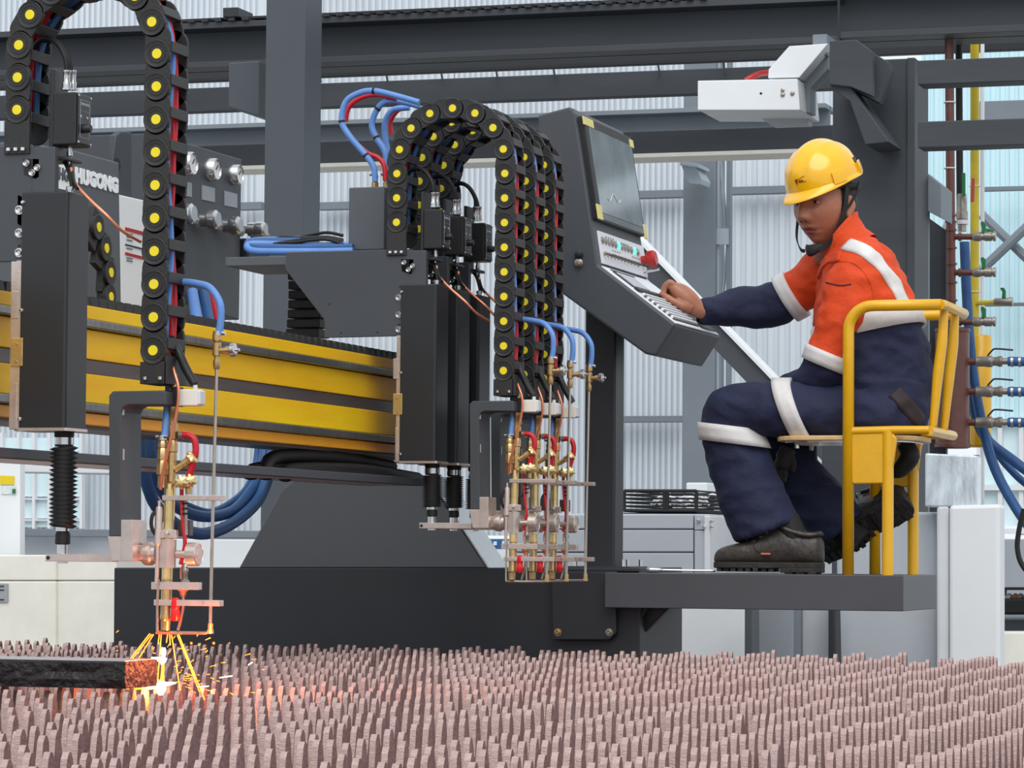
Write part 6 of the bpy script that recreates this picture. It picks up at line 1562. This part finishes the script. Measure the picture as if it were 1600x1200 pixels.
# left hand resting in the lap, mostly hidden
lh = MB()
r2, _ = limb([(1240, 606, 9.36, .026, .028), (1224, 610, 9.385, .030, .036), (1208, 612, 9.40, .022, .038)], 4, 16); closed(lh, r2)
for k in range(4):
    P = [at(1210, 610, Y=9.375 + k * .018), at(1196, 612, Y=9.378 + k * .018), at(1186, 618, Y=9.385 + k * .018)]; lh.tube(P, [.0105, .0095, .0075], 8); lh.ball(P[-1], .0075, 8, 6)
P = [at(1226, 606, Y=9.36), at(1214, 602, Y=9.35), at(1204, 603, Y=9.355)]; lh.tube(P, [.013, .011, .008], 8)
lme = remesh(lh, .004, 3)
# hidden body inside the clothes, so the figure is one person from head to ankle
bd = MB()
for sp in (NEAR_ARM[:-1], FAR_ARM, NEAR_LEG[:-2], FAR_LEG[:-2]):
    r_, _ = limb([(a, b, c, d * .62, e * .62) for (a, b, c, d, e) in sp], 4, 16); closed(bd, r_)
bd.rings(torso_rings(-.035))
ncP = [HM @ V(0, -.03, -.10), at(1330, 395, Y=9.42)]; bd.tube(ncP, [.052, .06], 16, smooth=False)
bme = remesh(bd, .014, 4)
for me_ in (lme, bme):
    o_ = len(bm_body.v); bm_body.v += [v.co.copy() for v in me_.vertices]; bm_body.f += [tuple(i + o_ for i in p.vertices) for p in me_.polygons]
bm_body.m = [0] * len(bm_body.f)
body = bm_body.build('body', M_SKIN, man, 'all')
# lips get their own colour, blended at the edge
la = body.data.attributes.new('lip', 'FLOAT', 'POINT')
for i, c in enumerate(hd.v):
    if c.y > .055 and abs(c.x) < .03:
        zl = c.z + .0728; k = 1 - (abs(c.x) / .0255) ** 1.8
        up_, dn_ = .0095 * k, -.0125 * k
        e = min((up_ - zl) / .0025, (zl - dn_) / .0025); la.data[i].value = max(0, min(1, .5 + e * .5)) if k > 0 else 0
# features
def H(x, y, z): return HM @ V(x, y, z)
M_EYEW = mat('eye_white', (196, 186, 178), .25, 0, 0); M_IRIS = mat('dark_iris', (20, 14, 12), .15, 0, 0)
for s in (-1, 1):
    c = headpt(V(s * .40, .91, .0).normalized()); ex, ey, ez = s * .031, c.y - .0085, .0
    eb = MB(); eb.ball((0, 0, 0), 1, 16, 10, (.0135, .0085, .0052)); eb.v = [HM @ (v + V(ex, ey + .003, ez)) for v in eb.v]; eb.build('eye', M_EYEW, man, 'all')
    ib = MB(); ib.ball((0, 0, 0), .0055, 12, 8, (1, .6, .85)); ib.v = [HM @ (v + V(ex - s * 0 + .002, ey + .0095, ez - .0002)) for v in ib.v]; ib.build('iris', M_IRIS, man, 'all')
    MB().tube([H(ex - .0155, ey + .001, ez - .001), H(ex - .008, ey + .010, ez + .0048), H(ex, ey + .0125, ez + .0062), H(ex + .008, ey + .010, ez + .0050), H(ex + .0155, ey + .001, ez + .0)], [.0012, .0022, .0026, .0022, .0012], 6).build('upper_eyelid', M_SKIN, man, 'all')
    MB().tube([H(ex - .015, ey + .002, ez - .0008), H(ex - .008, ey + .0112, ez + .0030), H(ex, ey + .0138, ez + .0042), H(ex + .008, ey + .0112, ez + .0032), H(ex + .015, ey + .002, ez + .0)], .0009, 5).build('eyelash', M_HAIR, man, 'all')
    MB().tube([H(ex - .015, ey + .001, ez - .001), H(ex, ey + .011, ez - .0056), H(ex + .015, ey + .001, ez + .0)], [.001, .002, .001], 6).build('lower_eyelid', M_SKIN, man, 'all')
    MB().tube([H(ex - s * .016, ey + .0155, .0165), H(ex, ey + .0165, .020), H(ex + s * .016, ey + .007, .0175)], [.002, .0032, .0015], 6).build('eyebrow', M_HAIR, man, 'all')
M_DKSK = mat('dark_skin_crease', (70, 38, 32), .6, 0, 0)
def fy(x, z):   # front surface of the face at (x, z)
    b = None
    for v in hd.v[:(nv + 1) * nu]:
        if v.y > .03:
            d = (v.x - x) ** 2 + (v.z - z) ** 2
            if b is None or d < b[0]: b = (d, v.y)
    return b[1]
MB().tube([H(x, fy(x, -.0728 - .002 * (abs(x) / .02) ** 2) + .0006, -.0728 - .002 * (abs(x) / .02) ** 2) for x in (-.0215, -.014, -.007, 0, .007, .014, .0215)], [.0005, .0009, .0011, .0012, .0011, .0009, .0005], 6).build('mouth_line', M_DKSK, man, 'all')
for s_ in (-1, 1):
    nb = MB(); nb.ball((0, 0, 0), 1, 10, 6, (.0042, .0028, .0022)); nb.v = [HM @ (v + V(s_ * .0085, fy(s_ * .0085, -.0505) + .0004, -.0505)) for v in nb.v]; nb.build('nostril', M_DKSK, man, 'all')
# cropped hair under the helmet
hh = MB(); rg = []
for i in range(14):
    th = math.radians(8 + i * 7.2); ring = []
    for j in range(48):
        a = 2 * math.pi * j / 48; v = V(math.sin(th) * math.sin(a), math.sin(th) * math.cos(a), math.cos(th)); p = headpt(v)
        front = max(0, v.y); lim = 1.0
        ring.append(p * 1.018 if not (v.y > .15 and p.z < .055) else p * .97)
    rg.append(ring)
hh.rings(rg); hh.v = [HM @ v for v in hh.v]; ho = hh.build('hair', M_HAIR, man, 'all'); ho['label'] = 'cropped black hair'

# ---- hard hat
hat = thing('hard_hat', '', ''); 
for k_ in ('category', 'label'): del hat[k_]
hat['label'] = 'glossy yellow hard hat'; hat.parent = man; hat.location = HC - parent_loc(man)
TILT = Matrix.Rotation(math.radians(-18), 4, 'X') @ Matrix.Rotation(math.radians(-4), 4, 'Y')
HH = HM @ Matrix.Translation((0, .010, .060)) @ TILT
def hatpt(th, a, k=1.0):
    rx, ry, rz = .094, .112, .108
    v = V(math.sin(th) * math.sin(a), math.sin(th) * math.cos(a), math.cos(th))
    p = V(v.x * rx, v.y * ry, abs(v.z) ** .92 * rz * (1 if v.z > 0 else -1))
    # raised centre ridge and two side ridges running front to back
    top = max(0, v.z)
    rid = .0065 * g(p.x, .016) * min(1, top * 2.2) + .003 * (g(p.x - .042, .007) + g(p.x + .042, .007)) * min(1, top * 2)
    return p * k + v * rid
crown = MB(); rings = []
for i in range(26): 
    th = math.radians(1.5 + i * 3.65)
    rings.append([HH @ hatpt(th, 2 * math.pi * j / 72) for j in range(72)])
for i in range(25, -1, -1):
    th = math.radians(1.5 + i * 3.65); rings.append([HH @ hatpt(th, 2 * math.pi * j / 72, .97) for j in range(72)])
crown.rings(rings); crown.build('crown', M_HELM, hat, 'all')
brim = MB(); br_ = []
for (k, dz_, extra) in ((.985, .006, 0), (1.03, .001, .25), (1.06, -.006, .6), (1.09, -.013, 1.0), (1.085, -.016, 1.0), (1.04, -.008, .5), (.96, -.003, 0)):
    ring = []
    for j in range(72):
        a = 2 * math.pi * j / 72; p = hatpt(math.radians(90), a); fr = max(0, math.cos(a))
        kk = 1 + (k - 1) * .55
        ring.append(HH @ V(p.x * kk, p.y * kk + extra * .030 * fr ** 1.6, dz_ * .55 - extra * .012 * fr - .002))
    br_.append(ring)
brim.rings(br_, False, False); brim.build('brim', M_HELM, hat, 'all')
# side slots / lamp clip / logo
def onhat(th, a, off=.0): 
    p = hatpt(math.radians(th), math.radians(a)); v = V(math.sin(math.radians(th)) * math.sin(math.radians(a)), math.sin(math.radians(th)) * math.cos(math.radians(a)), math.cos(math.radians(th))); return p + v * off
def patch(th0, th1, a0, a1, off, th_, name, m, n=6):
    mb = MB(); R = []
    for i in range(n + 1):
        t = th0 + (th1 - th0) * i / n
        top = [HH @ onhat(t, a0 + (a1 - a0) * j / n, off) for j in range(n + 1)]; bot = [HH @ onhat(t, a0 + (a1 - a0) * j / n, off - th_) for j in range(n, -1, -1)]
        R.append(top + bot)
    mb.rings(R); o = mb.build(name, m, hat, True); return o
patch(78, 92, 62, 82, .006, .01, 'side_lug', M_HELM); patch(78, 92, 118, 140, .007, .011, 'rear_lug', M_HELM)
patch(70, 78, 118, 128, .0022, .003, 'oval_badge', M_BLACK)
M_LOGO = mat('dark_red_print', (120, 26, 30), .5, 0, 0)
def hatpoly(pts, name):
    mb = MB(); a_ = [HH @ onhat(t, a, .0014) for t, a in pts]; b_ = [HH @ onhat(t, a, -.001) for t, a in pts]; n = len(pts)
    mb.add(a_ + b_, [tuple(range(n)), tuple(range(2 * n - 1, n - 1, -1))] + [(i, i + n, (i + 1) % n + n, (i + 1) % n) for i in range(n)]); mb.build(name, M_LOGO, hat)
hatpoly([(74, 3), (73, 7.5), (77, 7), (81, 6), (77.5, 4)], 'logo_mark'); hatpoly([(74.5, 7.5), (73.8, 8), (70.5, 20), (71, 20)], 'logo_stroke')
for k in range(3): hatpoly([(75.2 + k * 1.3, 9), (75.2 + k * 1.3, 17 + 5 * (k == 2)), (75.9 + k * 1.3, 17 + 5 * (k == 2)), (75.9 + k * 1.3, 9)], 'logo_text')
# inner band, chin strap and cup
def strap(pts, w, name, m=M_STRAP, t=.0015):
    P = [V(*p) for p in cr([tuple(q) for q in pts], 6)]; R = []
    for i in range(len(P)):
        T = (P[min(i + 1, len(P) - 1)] - P[max(i - 1, 0)]).normalized(); n = V(P[i].x, P[i].y * .3, 0.001).normalized(); s = T.cross(n).normalized() * w / 2
        R.append([HM @ (P[i] + s + n * t), HM @ (P[i] - s + n * t), HM @ (P[i] - s - n * t), HM @ (P[i] + s - n * t)])
    mb = MB(); mb.rings(R); mb.build(name, m, hat, True, .0005)
strap([(.082, .008, .040), (.082, .012, .01), (.0765, .014, -.02), (.069, .020, -.055), (.060, .030, -.085), (.046, .048, -.112), (.030, .066, -.130)], .015, 'chin_strap')
strap([(.078, -.046, .055), (.082, -.034, .03), (.081, -.006, -.004), (.076, .012, -.024)], .008, 'rear_strap')
strap([(-.082, .0, .040), (-.086, .010, .0), (-.084, .022, -.045), (-.068, .045, -.09), (-.035, .068, -.122), (-.018, .070, -.128)], .010, 'chin_strap')
cup = MB(); R = []
for i in range(9):
    t = -1 + 2 * i / 8; w = .016 * (1 - .55 * t * t)
    R.append([HM @ V(.030 * t + .006, .076 - .022 * t * t + .006 * math.cos(b_ * math.pi / 4), -.128 + .012 * t * t + w * math.sin(b_ * math.pi / 4)) for b_ in range(8)])
cup.rings(R); cup.build('chin_cup', M_STRAP, hat, 'all')
lg = MB(); R = []
for (z, k) in ((.052, 1), (.036, 1.0)):
    R.append([HM @ V(.082 * math.sin(2 * math.pi * j / 40), -.002 + .101 * math.cos(2 * math.pi * j / 40), z) for j in range(40)])
for (z, k) in ((.036, .98), (.052, .98)):
    R.append([HM @ V(.080 * math.sin(2 * math.pi * j / 40), -.002 + .099 * math.cos(2 * math.pi * j / 40), z) for j in range(40)])
lg.rings(R, False, True); lg.build('head_band', M_STRAP, hat, 'all')
